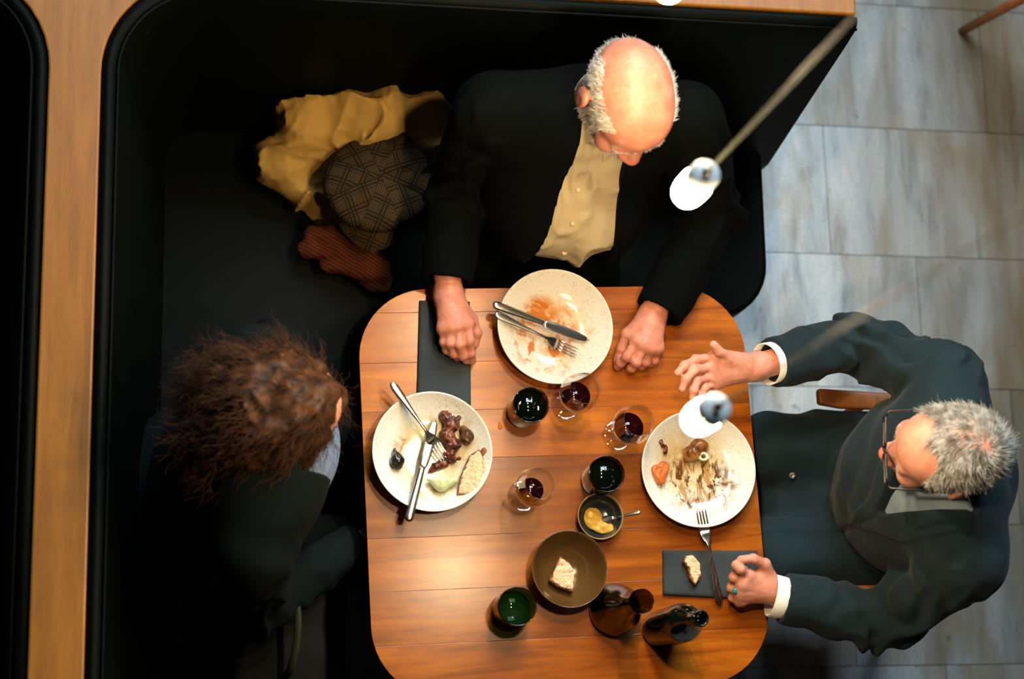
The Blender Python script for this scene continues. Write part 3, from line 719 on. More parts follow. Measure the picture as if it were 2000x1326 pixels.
def hand_sdf(Q, H):
    wr, fore = H['wrist'], H['fore']
    d = cap(Q, fore, wr, H['rw']*1.12, H['rw'])
    for f_ in H['fingers']:
        d = smin(d, cap(Q, wr, f_[0], H['rw']*.72, .0125), .020)
    n = H['fingers']
    for a, b in zip(n, n[1:]): d = smin(d, cap(Q, a[0], b[0], .0115, .0115), .010)
    for f_, r in zip(H['fingers'], H['r']):
        e = finger(Q, None, f_, r, r*.80)
        # knuckle swell
        for j in f_[1:-1]: e = smin(e, np.linalg.norm(Q-np.asarray(j, np.float32), axis=1)-r*1.02, .004)
        d = smin(d, e, .0042)
    t_ = H['thumb']; th = finger(Q, None, t_[1:], H['r'][0]*1.12, H['r'][0]*.92)
    d = smin(d, cap(Q, t_[0], t_[1], .016, .0125), .016)
    d = smin(d, th, .005)
    return d+.0005*vnoise(Q, 160, 4)
def hand_mesh(H):
    pts = np.array([H['wrist'], H['fore']]+[p_ for f_ in H['fingers'] for p_ in f_]+list(H['thumb']))
    return nets(lambda Q: hand_sdf(Q, H), pts.min(0)-.045, pts.max(0)+.045, .0022)
def strands(roots, dirs, length, K=6, r=.0004, curl=.0, wav=0, seed=0, grav=0.0):
    """thin three-sided tubes: roots Nx3, dirs Nx3 (unit)"""
    g = np.random.default_rng(seed); N = len(roots)
    if not hasattr(length, '__len__'): length = np.full(N, length)
    t_ = np.linspace(0, 1, K)[None, :, None]
    side = np.cross(dirs, g.normal(size=(N, 3))); side /= np.linalg.norm(side, axis=1)[:, None]+1e-9
    sd2 = np.cross(dirs, side)
    Pt = roots[:, None]+dirs[:, None]*length[:, None, None]*t_
    ph = g.uniform(0, 6.28, (N, 1, 1))
    Pt = Pt+side[:, None]*(curl*t_*t_*g.normal(size=(N, 1, 1)))
    if wav: Pt = Pt+wav*(side[:, None]*np.sin(ph+t_*9)+sd2[:, None]*np.cos(ph+t_*9))*np.minimum(1, t_*3)
    Pt[..., 2] -= grav*(t_[..., 0]**2)
    rad = r*(1-.75*t_)
    v = []
    for k in range(3):
        a = 2.094*k; v.append(Pt+side[:, None]*rad*math.cos(a)+sd2[:, None]*rad*math.sin(a))
    v = np.stack(v, 2).reshape(-1, 3)
    base = (np.arange(N)[:, None, None]*K+np.arange(K-1)[None, :, None])*3
    kk = np.arange(3)[None, None, :]; l = (kk+1) % 3
    f = np.stack([base+kk, base+l, base+3+l, base+3+kk], -1).reshape(-1, 4)
    return v, f
def join(parts):
    vs, fs, o = [], [], 0
    for v, f in parts: vs.append(np.asarray(v)); fs.append(np.asarray(f)+o); o += len(v)
    return np.concatenate(vs), np.concatenate(fs)
def vnormals(v, f):
    n = np.zeros_like(v); q = v[f]; fn = np.cross(q[:, 2]-q[:, 0], q[:, 3]-q[:, 1])
    for k in range(4): np.add.at(n, f[:, k], fn)
    return n/(np.linalg.norm(n, axis=1)[:, None]+1e-12)

class Person:
    def __init__(s, pos, yaw, label):
        s.pos = Vector((pos[0], pos[1], 0)); s.yaw = yaw
        s.root = empty('person', s.pos, yaw); tag(s.root, label, 'person')
        s.R = np.array(Matrix.Rotation(yaw, 3, 'Z'), np.float32)
    def L(s, p):      # world -> local
        return (np.asarray(p, np.float32)-np.array(s.pos, np.float32))@s.R
    def px(s, x, y, z): return s.L(P(x, y, z))
    def add(s, name, vf, m, smooth=True, kind=None):
        o = link(name, np_mesh(*vf), m, s.root, smooth)
        if kind: o['kind'] = kind
        return o
def torso(Q, T):
    d = ell(Q, (0, 0, .57), (.17, .14, .13))
    d = smin(d, ell(Q, T['belly'], T['belly_r']), .06)
    d = smin(d, ell(Q, (T['sx'], T['ly']*.75, T.get('zc', .97)), (.165, T.get('cd', .115), .17)), .06)
    for e in T['sh']: d = smin(d, cap(Q, (T['sx'], T['ly']+T.get('yo', 0), T.get('zs', 1.05)), e, .06, .058), .05)
    return d
def arm(Q, sh, el, wr, r=(.060, .050, .040)):
    return smin(cap(Q, sh, el, r[0], r[1]), cap(Q, el, wr, r[1], r[2]), .02)
def sleeve(Q, sh, el, wr, over, r):
    """sleeve ending in an open cuff at wr"""
    sh, el, wr = [np.asarray(a, np.float32) for a in (sh, el, wr)]
    dr = wr-el; dr /= np.linalg.norm(dr); far = wr+dr*.06
    d = smin(cap(Q, sh, el, r[0], r[1]), cap(Q, el, far, r[1], r[2]), .025)
    # fold wrinkles around the elbow and along the forearm
    t_ = (Q-el)@dr; near = np.exp(-(t_/.09)**2)
    damp = np.clip(((wr-Q)@dr)/.05, .12, 1)
    w_ = Q+.015*np.stack([vnoise(Q, 11, 71), vnoise(Q, 11, 72), vnoise(Q, 11, 73)], 1)
    d = d+damp*(near*(.008*np.sin(t_*85+6*vnoise(Q, 12, 3)))+(.009+.014*near)*np.abs(vnoise(w_*np.array([1, 1, .7], np.float32), 17, 7))+.003*vnoise(Q, 34, 8)-.006)
    inn = cap(Q, wr-dr*.05, far+dr*.05, r[2]-.011, r[2]-.011)
    d = smax(d, -inn, .002)
    return np.maximum(d, (Q-wr)@dr-over)
def cuff(p0, p1, r, m, root, name='cuff', flare=1.05):
    p0 = Vector(p0); p1 = Vector(p1); ax = (p1-p0); Lh = ax.length
    me = lathe([(r, 0), (r*flare, Lh), (r*flare-.0022, Lh+.0004), (r-.0022, .0)], 40, closed=True)
    o = link(name, me, m, root); o.matrix_local = Matrix.Translation(p0) @ ax.to_track_quat('Z', 'Y').to_matrix().to_4x4()
    return o
def legs(Q, k=.115, knee=-.42, r=.078):
    d = ell(Q, (0, 0, .56), (.175, .145, .115))
    for s in (-1, 1):
        d = smin(d, cap(Q, (s*.09, -.02, .545), (s*k, knee, .55), r+.008, r-.012), .04)
        d = smin(d, cap(Q, (s*k, knee, .55), (s*k, knee+.03, .10), r-.014, .052), .03)
    return d+.004*vnoise(Q, 15, 5)
def shoes(p, m, k=.115, knee=-.42):
    for s in (-1, 1):
        c = np.array([s*k, knee-.04, .05], np.float32)
        f = lambda Q: smax(smin(ell(Q, c, (.045, .13, .045)), cap(Q, c+[0, .07, .0], c+[0, .075, .06], .045, .05), .02), .008-Q[:, 2], .006)
        p.add('shoe', nets(f, c-[.07, .16, .06], c+[.07, .16, .14], .007), m)
def place_head(p, wpos, yaw, pitch, neckl, sc=1.0, **kw):
    roll = 0
    Rh = np.array(rot_head(yaw, pitch, roll), np.float32); c = p.L(wpos)
    nk = (np.asarray(neckl, np.float32)-c)@Rh/sc
    v, f = nets(lambda Q: head_sdf(Q, neck=nk, **kw), np.minimum((-.11, -.15, -.14), nk-.07), np.maximum((.11, .13, .125), nk+.07), .0026)
    tf = lambda a: (np.asarray(a, np.float32)*sc)@Rh.T+c
    return v, f, tf
def eyes(p, tf, iris):
    for s in (-1, 1):
        v, f = nets(lambda Q: np.linalg.norm(Q-np.array([s*.031, -.080, -.0145], np.float32), axis=1)-.0125, (s*.031-.016, -.098, -.03), (s*.031+.016, -.062, .002), .002)
        p.add('eye', (tf(v), f), iris)
eye_m = simple('eye_white', lin(190, 180, 170), .2)
black_wool = fabric('black_wool', (.0008, .0017, .0014, 1), (.0005, .0011, .0009, 1), .9, .3, 700, .08)
teal_wool = fabric('dark_teal_wool', (.006, .020, .027, 1), (.0042, .014, .019, 1), .85, .35, 700, .25, .05)
shoe_m = simple('black_shoe_leather', (.006, .006, .006, 1), .35)

# ---------------------------------------------------------------- bald man (top)
A = Person((.015, .70), 0, 'bald white-bearded man in black jacket and beige shirt looking down')
hv, hf, tfA = place_head(A, P(1229, 192, 1.235), math.radians(14), math.radians(18), (.01, .0, 1.0), 1.04, nose=1.0, jaw=1.08)
hA1 = dict(wrist=A.px(876, 575, .785), fore=A.px(872, 500, .80), rw=.0265,
    fingers=[[A.px(913, 632, .802), A.px(917, 666, .800), A.px(919, 690, .780), A.px(922, 705, .760)],
             [A.px(896, 634, .806), A.px(897, 672, .800), A.px(903, 694, .778), A.px(910, 704, .760)],
             [A.px(880, 638, .804), A.px(879, 670, .796), A.px(886, 690, .776), A.px(893, 698, .762)],
             [A.px(866, 642, .797), A.px(867, 668, .788), A.px(872, 683, .772), A.px(878, 690, .760)]],
    thumb=[A.px(898, 600, .785), A.px(922, 625, .785), A.px(931, 650, .775), A.px(927, 672, .762)], r=[.0103, .0105, .0100, .0090])
hA2 = dict(wrist=A.px(1273, 618, .79), fore=A.px(1300, 560, .81), rw=.026,
    fingers=[[A.px(1243, 664, .803), A.px(1225, 697, .792), A.px(1213, 708, .772), A.px(1206, 716, .757)],
             [A.px(1258, 673, .806), A.px(1243, 707, .790), A.px(1234, 718, .768), A.px(1228, 720, .755)],
             [A.px(1272, 678, .803), A.px(1262, 706, .782), A.px(1253, 713, .762), A.px(1246, 708, .756)],
             [A.px(1284, 680, .796), A.px(1279, 703, .776), A.px(1270, 708, .760), A.px(1262, 702, .756)]],
    thumb=[A.px(1250, 634, .79), A.px(1225, 652, .787), A.px(1214, 680, .774), A.px(1206, 703, .760)], r=[.0103, .0105, .0100, .0090])
TA_ = dict(belly=(0, -.10, .82), belly_r=(.165, .155, .14), sx=.005, ly=-.035, zc=.92, zs=1.0, cd=.108, yo=.025, sh=[(-.18, -.0, .995), (.20, -.0, .995)])
shA = [A.L((-.175, .70, 1.0)), A.L((.235, .70, 1.0))]; elA = [A.px(893, 345, .80), A.px(1392, 430, .80)]
wrA = [A.px(873, 541, .79), A.px(1290, 604, .795)]
def bodyA(Q):
    d = torso(Q, TA_)+.022
    for s, e, w_ in zip(shA, elA, wrA): d = smin(d, arm(Q, s, e, w_, (.042, .028, .027)), .02)
    return d
nose_w = tfA([[0, -.118, -.046]])[0]
M['skinA'] = skin('ruddy_pale_skin', lin(206, 138, 116), lin(186, 114, 92), .3, [(nose_w, .022, lin(206, 96, 72), .6)])
bt = nets(bodyA, (-.36, -.34, .44), (.45, .2, 1.12), .010)
A.add('body', join([(tfA(hv), hf), hand_mesh(hA1), hand_mesh(hA2), bt]), M['skinA'])
eyes(A, tfA, eye_m)
beige = NT('beige_cotton'); v = beige.coord('Object'); wv = beige.noise(v, 1100, 2); n = beige.noise(v, 7, 4)
beige.base(beige.mix(n, lin(168, 152, 118), lin(184, 168, 134))); beige.p(rough=.85, spec=.2); beige.bump(wv, .2, .0005)
def folds(Q):
    w_ = Q+.02*np.stack([vnoise(Q, 9, 61), vnoise(Q, 9, 62), vnoise(Q, 9, 63)], 1)
    return .024*np.abs(vnoise(w_*np.array([1.3, 1, .6], np.float32), 12, 4))**.7+.011*np.abs(vnoise(w_, 26, 9))-.012
bl_ = [A.px(1104, 500, .84), A.px(1132, 376, .97)]
svA = nets(lambda Q: torso(Q, TA_)+.001+folds(Q)+.004*np.exp(-((Q[:, 0]-np.interp(Q[:, 2], [bl_[0][2], bl_[1][2]], [bl_[0][0]+.014, bl_[1][0]+.014]))/.003)**2)*(Q[:, 1] < 0), (-.28, -.32, .60), (.30, .2, 1.13), .005); A.add('shirt', svA, beige.m)
M['btn'] = simple('bone_button', lin(176, 160, 126), .35)
def tor(Q, c, Rr, r, tilt=0):
    q = Q-np.asarray(c, np.float32)
    if tilt: q = q@np.array(Matrix.Rotation(tilt, 3, 'X'), np.float32)
    return np.sqrt((np.hypot(q[:, 0], q[:, 1])-Rr)**2+q[:, 2]**2)-r
opL = [A.px(1112, 305, 1.01)[0], A.px(1075, 400, .93)[0], A.px(1030, 484, .83)[0]]
opR = [A.px(1212, 325, 1.0)[0], A.px(1204, 415, .93)[0], A.px(1192, 478, .83)[0]]
def jacketA(Q):
    d = torso(Q, TA_)-.020+.006*vnoise(Q, 10, 5)
    d = smin(d, tor(Q, (.01, .0, 1.045), .080, .018, -.30), .02)
    z = Q[:, 2]
    xl = np.interp(z, [.70, .83, .93, 1.04, 1.14], [opL[2]+.01, opL[2], opL[1], opL[0], opL[0]+.01]); xr = np.interp(z, [.70, .83, .93, 1.04, 1.14], [opR[2], opR[2], opR[1], opR[0], opR[0]+.02])
    op_ = np.maximum(np.maximum(xl-Q[:, 0], Q[:, 0]-xr), Q[:, 1]+.01)
    d = smax(d, -op_, .004)
    for s, e, w_ in zip(shA, elA, wrA): d = smin(d, sleeve(Q, s, e, w_, .008, (.068, .058, .050)), .014)
    return d
A.add('jacket', nets(jacketA, (-.40, -.42, .46), (.50, .22, 1.20), .0052), black_wool)
def collar(p, base_c, r, h, m, tilt, gap=.35, lean=.0):
    v, f = [], []; n = 40
    for i in range(n+1):
        a = -math.pi/2+gap/2+(2*math.pi-gap)*i/n
        pt_ = 1+.28*math.exp(-((min(i, n-i))/3.0)**2)
        for (rr, zz) in ((r, -.012), (r*.93, h), (r*1.04, h*1.02), (r*1.22*pt_, -.006*pt_)):
            v.append((math.cos(a)*rr, math.sin(a)*rr, zz+.35*(-math.sin(a))*-.02))
    for i in range(n):
        for k in range(3): f.append((i*4+k, (i+1)*4+k, (i+1)*4+k+1, i*4+k+1))
    Rm = np.array(Matrix.Rotation(tilt, 3, 'X'), np.float32)
    return p.add('collar', (np.array(v, np.float32)@Rm.T+np.asarray(base_c, np.float32), f), m)
collar(A, (.014, -.012, 1.05), .066, .036, beige.m, .35)
def hit(p, vl, px, py):
    wv_ = np.asarray(vl, np.float64)@p.R.T.astype(np.float64)+np.array(p.pos); rel = wv_-CP; dr = _ray(px, py); dr = dr/np.linalg.norm(dr)
    t_ = rel@dr; off_ = np.linalg.norm(rel-t_[:, None]*dr, axis=1); ok = np.flatnonzero(off_ < .007)
    return vl[ok[np.argmin(t_[ok])]] if len(ok) else None
def button(p, vl, px, py, m, r=.0055):
    q = hit(p, vl, px, py)
    if q is None: return
    o = link('button', lathe([(0, .0022), (r*.5, .0022), (r*.85, .0028), (r, .0018), (r, -.002), (0, -.002)], 18), m, p.root)
    wq_ = np.asarray(q, np.float64)@p.R.T.astype(np.float64)+np.array(p.pos); tocam = (Vector(CP)-Vector(wq_)).normalized()
    tl = Vector(np.array(tocam)@p.R.astype(np.float64)); o.matrix_local = Matrix.Translation(Vector(q)+tl*.002) @ tl.to_track_quat('Z', 'Y').to_matrix().to_4x4()
for (x_, y_) in ((1117, 440), (1104, 500), (1132, 376)): button(A, svA[0], x_, y_, M['btn'])
A.add('trousers', nets(lambda Q: legs(Q), (-.24, -.54, .06), (.24, .18, .72), .010), black_wool)
shoes(A, shoe_m)
hn = vnormals(hv, hf)
def scatter(mask, N, seed):
    g = np.random.default_rng(seed); ids = np.flatnonzero(mask); return ids[g.integers(0, len(ids), N)]
def combed(ids, flow, up=.45, jit=.25, seed=1):
    g = np.random.default_rng(seed); n = hn_cur[ids]; fl = np.asarray(flow, np.float32)
    if fl.ndim == 1: fl = np.repeat(fl[None], len(ids), 0)
    fl = fl-n*(fl*n).sum(1)[:, None]; fl /= np.linalg.norm(fl, axis=1)[:, None]+1e-6
    d = fl+n*up+g.normal(size=fl.shape)*jit; return d/np.linalg.norm(d, axis=1)[:, None]
hn_cur = hn
x, y_, z = hv.T
white_hair = hairmat('white_hair', lin(226, 224, 218), lin(186, 182, 172))
ear = (np.abs(x) > .066) & (np.abs(y_-.016) < .024) & (z < .018) & (z > -.055)
side = ((((np.abs(x) > .050) & (z < .060) & (y_ < .075)) | ((y_ > .06) & (z < .022))) & (z > -.045-.4*y_) & (y_ > -.044-.2*z) & (z > -.075)) & ~ear
ids = scatter(side, 5200, 3)
fl = np.stack([np.sign(hv[ids, 0])*.1, np.full(len(ids), .55), np.full(len(ids), -.8)], 1)
sv = strands(hv[ids]-hn[ids]*.001, combed(ids, fl, .26, .14, 4), rng.uniform(.009, .018, len(ids)), 5, .0008, .003, 0, 5)
A.add('hair', (tfA(sv[0]), sv[1]), white_hair, kind='stuff')
bm_ = (z < -.045) & (y_ < .0) & (z > -.12) & ((np.abs(x) > .03+.0*z) | (z < -.085) | ((z > -.066) & (z < -.056) & (np.abs(x) < .028))) & (y_ > -.105) & ~((np.abs(x) < .03) & (z > -.05))
bm_ |= (np.abs(x) > .055) & (z < -.005) & (z > -.06) & (y_ < .0) & (y_ > -.045)
ids = scatter(bm_, 3000, 6)
fl = np.stack([np.zeros(len(ids)), np.full(len(ids), -.35), np.full(len(ids), -.9)], 1)
sv = strands(hv[ids]-hn[ids]*.001, combed(ids, fl, .6, .3, 7), rng.uniform(.007, .014, len(ids)), 4, .0005, .003, 0, 8)
A.add('beard', (tfA(sv[0]), sv[1]), white_hair, kind='stuff')
ids = scatter((np.abs(np.abs(x)-.03) < .02) & (np.abs(z-.006) < .007) & (y_ < -.07), 260, 9)
sv = strands(hv[ids]-hn[ids]*.001, combed(ids, (0, -.5, .3), .4, .3, 10), .006, 4, .0005, .002, 0, 11)
A.add('eyebrows', (tfA(sv[0]), sv[1]), white_hair, kind='stuff')

# ---------------------------------------------------------------- grey-haired man with spectacles (right)
B = Person((.745, -.01), -math.pi/2, 'grey-haired man in dark teal jacket and spectacles gesturing with an open hand')
hvB, hfB, tfB = place_head(B, P(1852, 879, 1.205), math.radians(-3), math.radians(17), (0, -.01, 1.01), 1.02, nose=1.0)
hB1 = dict(wrist=B.px(1478, 716, .875), fore=B.px(1530, 702, .868), rw=.0255,
    fingers=[[B.px(1396, 697, .900), B.px(1358, 702, .912), B.px(1337, 714, .918), B.px(1323, 729, .918)],
             [B.px(1388, 716, .893), B.px(1356, 724, .915), B.px(1339, 741, .922), B.px(1332, 760, .918)],
             [B.px(1389, 735, .883), B.px(1362, 744, .905), B.px(1355, 762, .912), B.px(1352, 778, .908)],
             [B.px(1396, 750, .872), B.px(1377, 757, .890), B.px(1370, 770, .897), B.px(1364, 784, .895)]],
    thumb=[B.px(1452, 708, .893), B.px(1425, 697, .908), B.px(1405, 687, .922), B.px(1394, 673, .930)], r=[.0092, .0094, .0090, .0080])
hB2 = dict(wrist=B.px(1497, 1148, .795), fore=B.px(1545, 1172, .792), rw=.025,
    fingers=[[B.px(1462, 1124, .818), B.px(1446, 1112, .836), B.px(1438, 1104, .834), B.px(1445, 1097, .822)],
             [B.px(1450, 1140, .810), B.px(1433, 1128, .815), B.px(1440, 1112, .806), B.px(1454, 1112, .795)],
             [B.px(1445, 1156, .798), B.px(1428, 1148, .795), B.px(1434, 1130, .785), B.px(1450, 1128, .778)],
             [B.px(1446, 1172, .785), B.px(1430, 1167, .778), B.px(1434, 1150, .768), B.px(1448, 1146, .765)]],
    thumb=[B.px(1498, 1122, .808), B.px(1494, 1102, .826), B.px(1472, 1091, .838), B.px(1447, 1093, .838)], r=[.0094, .0094, .0090, .0082])
TB = dict(belly=(0, -.025, .80), belly_r=(.15, .115, .15), sx=.0, ly=-.045, zc=.94, zs=1.015, cd=.11, yo=.02, sh=[(-.17, -.005, 1.01), (.17, -.005, 1.01)])
shB = [B.L((.735, .17, 1.01)), B.L((.74, -.185, 1.01))]; elB = [B.px(1664, 668, .80), B.px(1722, 1212, .80)]
wrB = [B.px(1509, 708, .872), B.px(1530, 1168, .792)]
def bodyB(Q):
    d = torso(Q, TB)+.014
    for s, e, w_ in zip(shB, elB, wrB): d = smin(d, arm(Q, s, e, w_, (.042, .028, .027)), .02)
    return d
M['skinB'] = skin('rosy_skin', lin(212, 148, 128), lin(196, 126, 104), .1, [(tfB([[0, -.114, -.046]])[0], .018, lin(204, 92, 76), .6)])
bt = nets(bodyB, (-.40, -.42, .44), (.40, .2, 1.1), .010)
B.add('body', join([(tfB(hvB), hfB), hand_mesh(hB1), hand_mesh(hB2), bt]), M['skinB'])
eyes(B, tfB, eye_m)
blue = fabric('grey_blue_cotton', lin(128, 146, 160), lin(110, 128, 142), .85, .25, 900)
whitec = fabric('white_cotton', lin(232, 232, 228), lin(222, 222, 216), .85, .2, 900)
B.add('shirt', nets(lambda Q: torso(Q, TB)-.002+.6*folds(Q), (-.26, -.28, .62), (.26, .18, 1.12), .007), blue)
def jacketB(Q):
    d = torso(Q, TB)-.022+.007*vnoise(Q, 9, 5)+.004*vnoise(Q, 22, 6)
    d = smin(d, tor(Q, (0, .012, 1.066), .076, .024, -.36), .02)
    z = Q[:, 2]
    for s in (-1, 1): d = smin(d, cap(Q, (s*.10, -.02, .60), (s*.115, -.25, .610), .10, .082)+.014*np.abs(vnoise(Q*np.array([1, .6, 1], np.float32), 15, 9))-.004, .025)
    d = smin(d, ell(Q, (0, -.13, .585), (.12, .15, .075))+.012*np.abs(vnoise(Q*np.array([1, .6, 1], np.float32), 16, 19)), .02)
    xc = np.interp(z, [.95, 1.10], [.075, .020]); w_ = np.interp(z, [.93, .97, 1.12], [-.01, .012, .075])
    op_ = np.maximum(np.abs(Q[:, 0]-xc)-w_, Q[:, 1]+.02)
    d = smax(d, -op_, .004)
    lapw = np.interp(z, [.80, .86, 1.0, 1.10], [0, .012, .055, .04]); side_ = Q[:, 0]-xc
    lap_ = (np.abs(side_) < np.maximum(w_, 0)+lapw) & (Q[:, 1] < -.03) & (z > .81)
    d = d-np.where(lap_, .0045, 0)+.005*np.exp(-((Q[:, 0]-xc-.004)/.005)**2)*((Q[:, 1] < -.05) & (z < .95))
    for s, e, w2 in zip(shB, elB, wrB): d = smin(d, sleeve(Q, s, e, w2, 0, (.072, .060, .049)), .010)
    return d
jvB = nets(jacketB, (-.42, -.46, .47), (.44, .22, 1.20), .0048); B.add('jacket', jvB, teal_wool)
collar(B, (.0, -.020, 1.062), .060, .026, whitec, .35)
d1 = (wrB[0]-elB[0]); d1 /= np.linalg.norm(d1); d2 = (wrB[1]-elB[1]); d2 /= np.linalg.norm(d2)
cuff(wrB[0]-d1*.03, wrB[0]+d1*.018, .041, whitec, B.root, flare=1.06); cuff(wrB[1]-d2*.03, wrB[1]+d2*.026, .041, whitec, B.root, flare=1.06)
B.add('trousers', nets(lambda Q: legs(Q), (-.24, -.54, .06), (.24, .18, .72), .010), teal_wool)
shoes(B, shoe_m)
button(B, jvB[0], 1550, 934, simple('dark_horn_button', (.012, .02, .022, 1), .2), .008)
hn_cur = hnB = vnormals(hvB, hfB)
x, y_, z = hvB.T
ear = (np.abs(x) > .066) & (np.abs(y_-.016) < .026) & (z < .018) & (z > -.06)
line = -.042+.55*np.maximum(0, .04-z)*(np.abs(x) > .045)+.020*np.sin(np.clip(np.abs(x)/.06, 0, 1)*math.pi)
hm = (y_ > line) & ((z > .035) | ((np.abs(x) > .055) & (z > -.035)) | ((y_ > .04) & (z > -.075))) & ~ear
grey_hair = hairmat('grey_hair', lin(216, 218, 216), lin(112, 106, 92))
ids = scatter(hm, 12500, 13)
cw = hvB[ids]-np.array([.01, .055, .09], np.float32)     # crown whorl
fl = np.stack([cw[:, 0]-cw[:, 1]*.9, cw[:, 1]+cw[:, 0]*.9, np.minimum(cw[:, 2], 0)*.9], 1); fl /= np.linalg.norm(fl, axis=1)[:, None]+1e-6
sv = strands(hvB[ids]-hnB[ids]*.001, combed(ids, fl, .24, .13, 14), rng.uniform(.014, .028, len(ids)), 6, .0007, .006, 0, 15)
B.add('hair', (tfB(sv[0]), sv[1]), grey_hair, kind='stuff')
ids = scatter((np.abs(np.abs(x)-.03) < .02) & (np.abs(z-.006) < .006) & (y_ < -.07), 220, 19)
sv = strands(hvB[ids]-hnB[ids]*.001, combed(ids, (0, -.5, .3), .4, .3, 10), .006, 4, .0004, .002, 0, 11)
B.add('eyebrows', (tfB(sv[0]), sv[1]), grey_hair, kind='stuff')
# spectacles
gl = empty('eyeglasses'); gl.parent = B.root
def rrect(cx, hw_, zc, hz, y0, n=5, bow=.08):
    pts = []; r_ = .010
    for (sx_, sz_, a0) in ((1, 1, 0), (-1, 1, 90), (-1, -1, 180), (1, -1, 270)):
        for i in range(n+1):
            a = math.radians(a0+90*i/n); xx = cx+sx_*(hw_-r_)+r_*math.cos(a); pts.append((xx, y0+bow*abs(xx)*abs(xx)*6, zc+sz_*(hz-r_)+r_*math.sin(a)))
    return pts
for s in (-1, 1):
    loop = rrect(s*.034, .029, -.014, .020, -.112)
    fr_pts = [tuple(q) for q in tfB(loop+loop[:1])]
    o = link('frame_rim', tube(fr_pts, .0030, 6), M['black_plastic'], gl)
    c_ = tfB([(s*.034, -.111, -.014)])[0]; lp = tfB(loop)
    link('lens', mesh([tuple(c_)]+[tuple(q) for q in lp], [(0, i+1, (i+1) % len(lp)+1) for i in range(len(lp))]), M['lens'], gl)
    link('temple_arm', tube([tuple(q) for q in tfB([(s*.063, -.109, -.002), (s*.071, -.104, .0), (s*.074, -.05, .0), (s*.078, .005, .0), (s*.079, .022, -.010)])], .0028, 6), M['black_plastic'], gl)
link('bridge', tube([tuple(q) for q in tfB([(-.006, -.112, -.006), (0, -.115, -.003), (.006, -.112, -.006)])], .002, 6), M['black_plastic'], gl)
# finger ring
rc = B.px(1436, 1152, .797)
rg = link('finger_ring', lathe([(.0098, -.0024), (.0124, -.0024), (.0124, .0024), (.0098, .0024)], 32, closed=True), M['gold'], B.root)
fd = Vector(hB2['fingers'][2][1])-Vector(hB2['fingers'][2][0])
rg.matrix_local = Matrix.Translation(Vector((Vector(hB2['fingers'][2][0])+Vector(hB2['fingers'][2][1]))/2)) @ fd.to_track_quat('Z', 'Y').to_matrix().to_4x4()
gp = (np.array(hB2['fingers'][2][0])+np.array(hB2['fingers'][2][1]))/2+np.array(B.L(np.array(B.pos)+np.array([-.004, -.003, .0125])))
link('gem', sdf_mesh(lambda Q: ell(Q, gp, (.0072, .0072, .005)), gp-.011, gp+.011, .0012), M['gem'], B.root)

# ---------------------------------------------------------------- woman on the left bench
C = Person((-.72, .0), math.pi/2, 'brown wavy-haired person in dark jacket bending forward on the left bench')
hvC, hfC, tfC = place_head(C, P(560, 792, 1.13), math.radians(8), math.radians(42), (.02, -.10, .99), .97, nose=.92, jaw=.9)
TC = dict(belly=(0, -.05, .79), belly_r=(.145, .12, .14), sx=.02, ly=-.13, sh=[(-.14, -.09, 1.0), (.18, -.09, 1.0)])
shC = [C.L((-.62, .18, 1.0)), C.L((-.62, -.16, 1.0))]; elC = [C.L((-.58, .27, .74)), C.L((-.60, -.24, .74))]; wrC = [C.L((-.40, .12, .62)), C.L((-.40, -.10, .62))]
def bodyC(Q):
    d = torso(Q, TC)+.014
    for s, e, w_ in zip(shC, elC, wrC): d = smin(d, arm(Q, s, e, w_, (.042, .034, .026)), .03)
    return d
M['skinC'] = skin('fair_skin', lin(214, 156, 130), lin(196, 132, 106))
def lap_hand(cx, sgn):
    w0 = np.array(C.L((-.38, cx, .62)), np.float32)
    f = lambda i, k: w0+np.array([sgn*(-.030+.020*i), -.085-.028*k, .0-.012*k], np.float32)
    return dict(wrist=w0+np.array([0, -.01, 0], np.float32), fore=w0+np.array([0, .05, .01], np.float32), rw=.022, fingers=[[f(i, 0), f(i, .9), f(i, 1.5), f(i, 2.0)] for i in range(4)], thumb=[w0+np.array([-sgn*.02, -.02, 0], np.float32), w0+np.array([-sgn*.04, -.05, 0], np.float32), w0+np.array([-sgn*.05, -.08, 0], np.float32), w0+np.array([-sgn*.048, -.10, 0], np.float32)], r=[.008, .008, .0076, .007])
bt = nets(bodyC, (-.36, -.36, .44), (.36, .2, 1.14), .010)
C.add('body', join([(tfC(hvC), hfC), hand_mesh(lap_hand(.12, 1)), hand_mesh(lap_hand(-.10, -1)), bt]), M['skinC'])
eyes(C, tfC, eye_m)
palebl = fabric('pale_blue_blouse', lin(120, 144, 178), lin(104, 126, 160), .8, .2, 800)
bx = [C.px(684, 806, .93), C.px(648, 930, .93)]
def blouse(Q):
    d = torso(Q, TC)-.004+.6*folds(Q)
    d = smin(d, ell(Q, (bx[0]+bx[1])/2+np.array([0, .085, -.02], np.float32), (.115, .085, .11)), .05)
    return d
C.add('blouse', nets(blouse, (-.26, -.40, .60), (.28, .18, 1.14), .007), palebl)
dark_teal = fabric('dark_teal_cloth', (.0028, .0068, .0075, 1), (.0018, .0045, .005, 1), .9, .3, 700, .12)
def jacketC(Q):
    d = torso(Q, TC)-.024+.006*vnoise(Q, 10, 15)
    d = smin(d, cap(Q, (.02, -.085, 1.0), (.045, -.115, 1.065), .078, .072), .03)
    d = smin(d, tor(Q, (.02, -.075, 1.025), .082, .030, -.4), .03)
    op_ = np.maximum(np.abs(Q[:, 0]-.02)-np.interp(Q[:, 2], [.7, 1.05], [.045, .05]), Q[:, 1]+.17)
    d = smax(d, -op_, .004)
    for s, e, w_ in zip(shC, elC, wrC): d = smin(d, sleeve(Q, s, e, w_, 0, (.062, .052, .040)), .03)
    return d
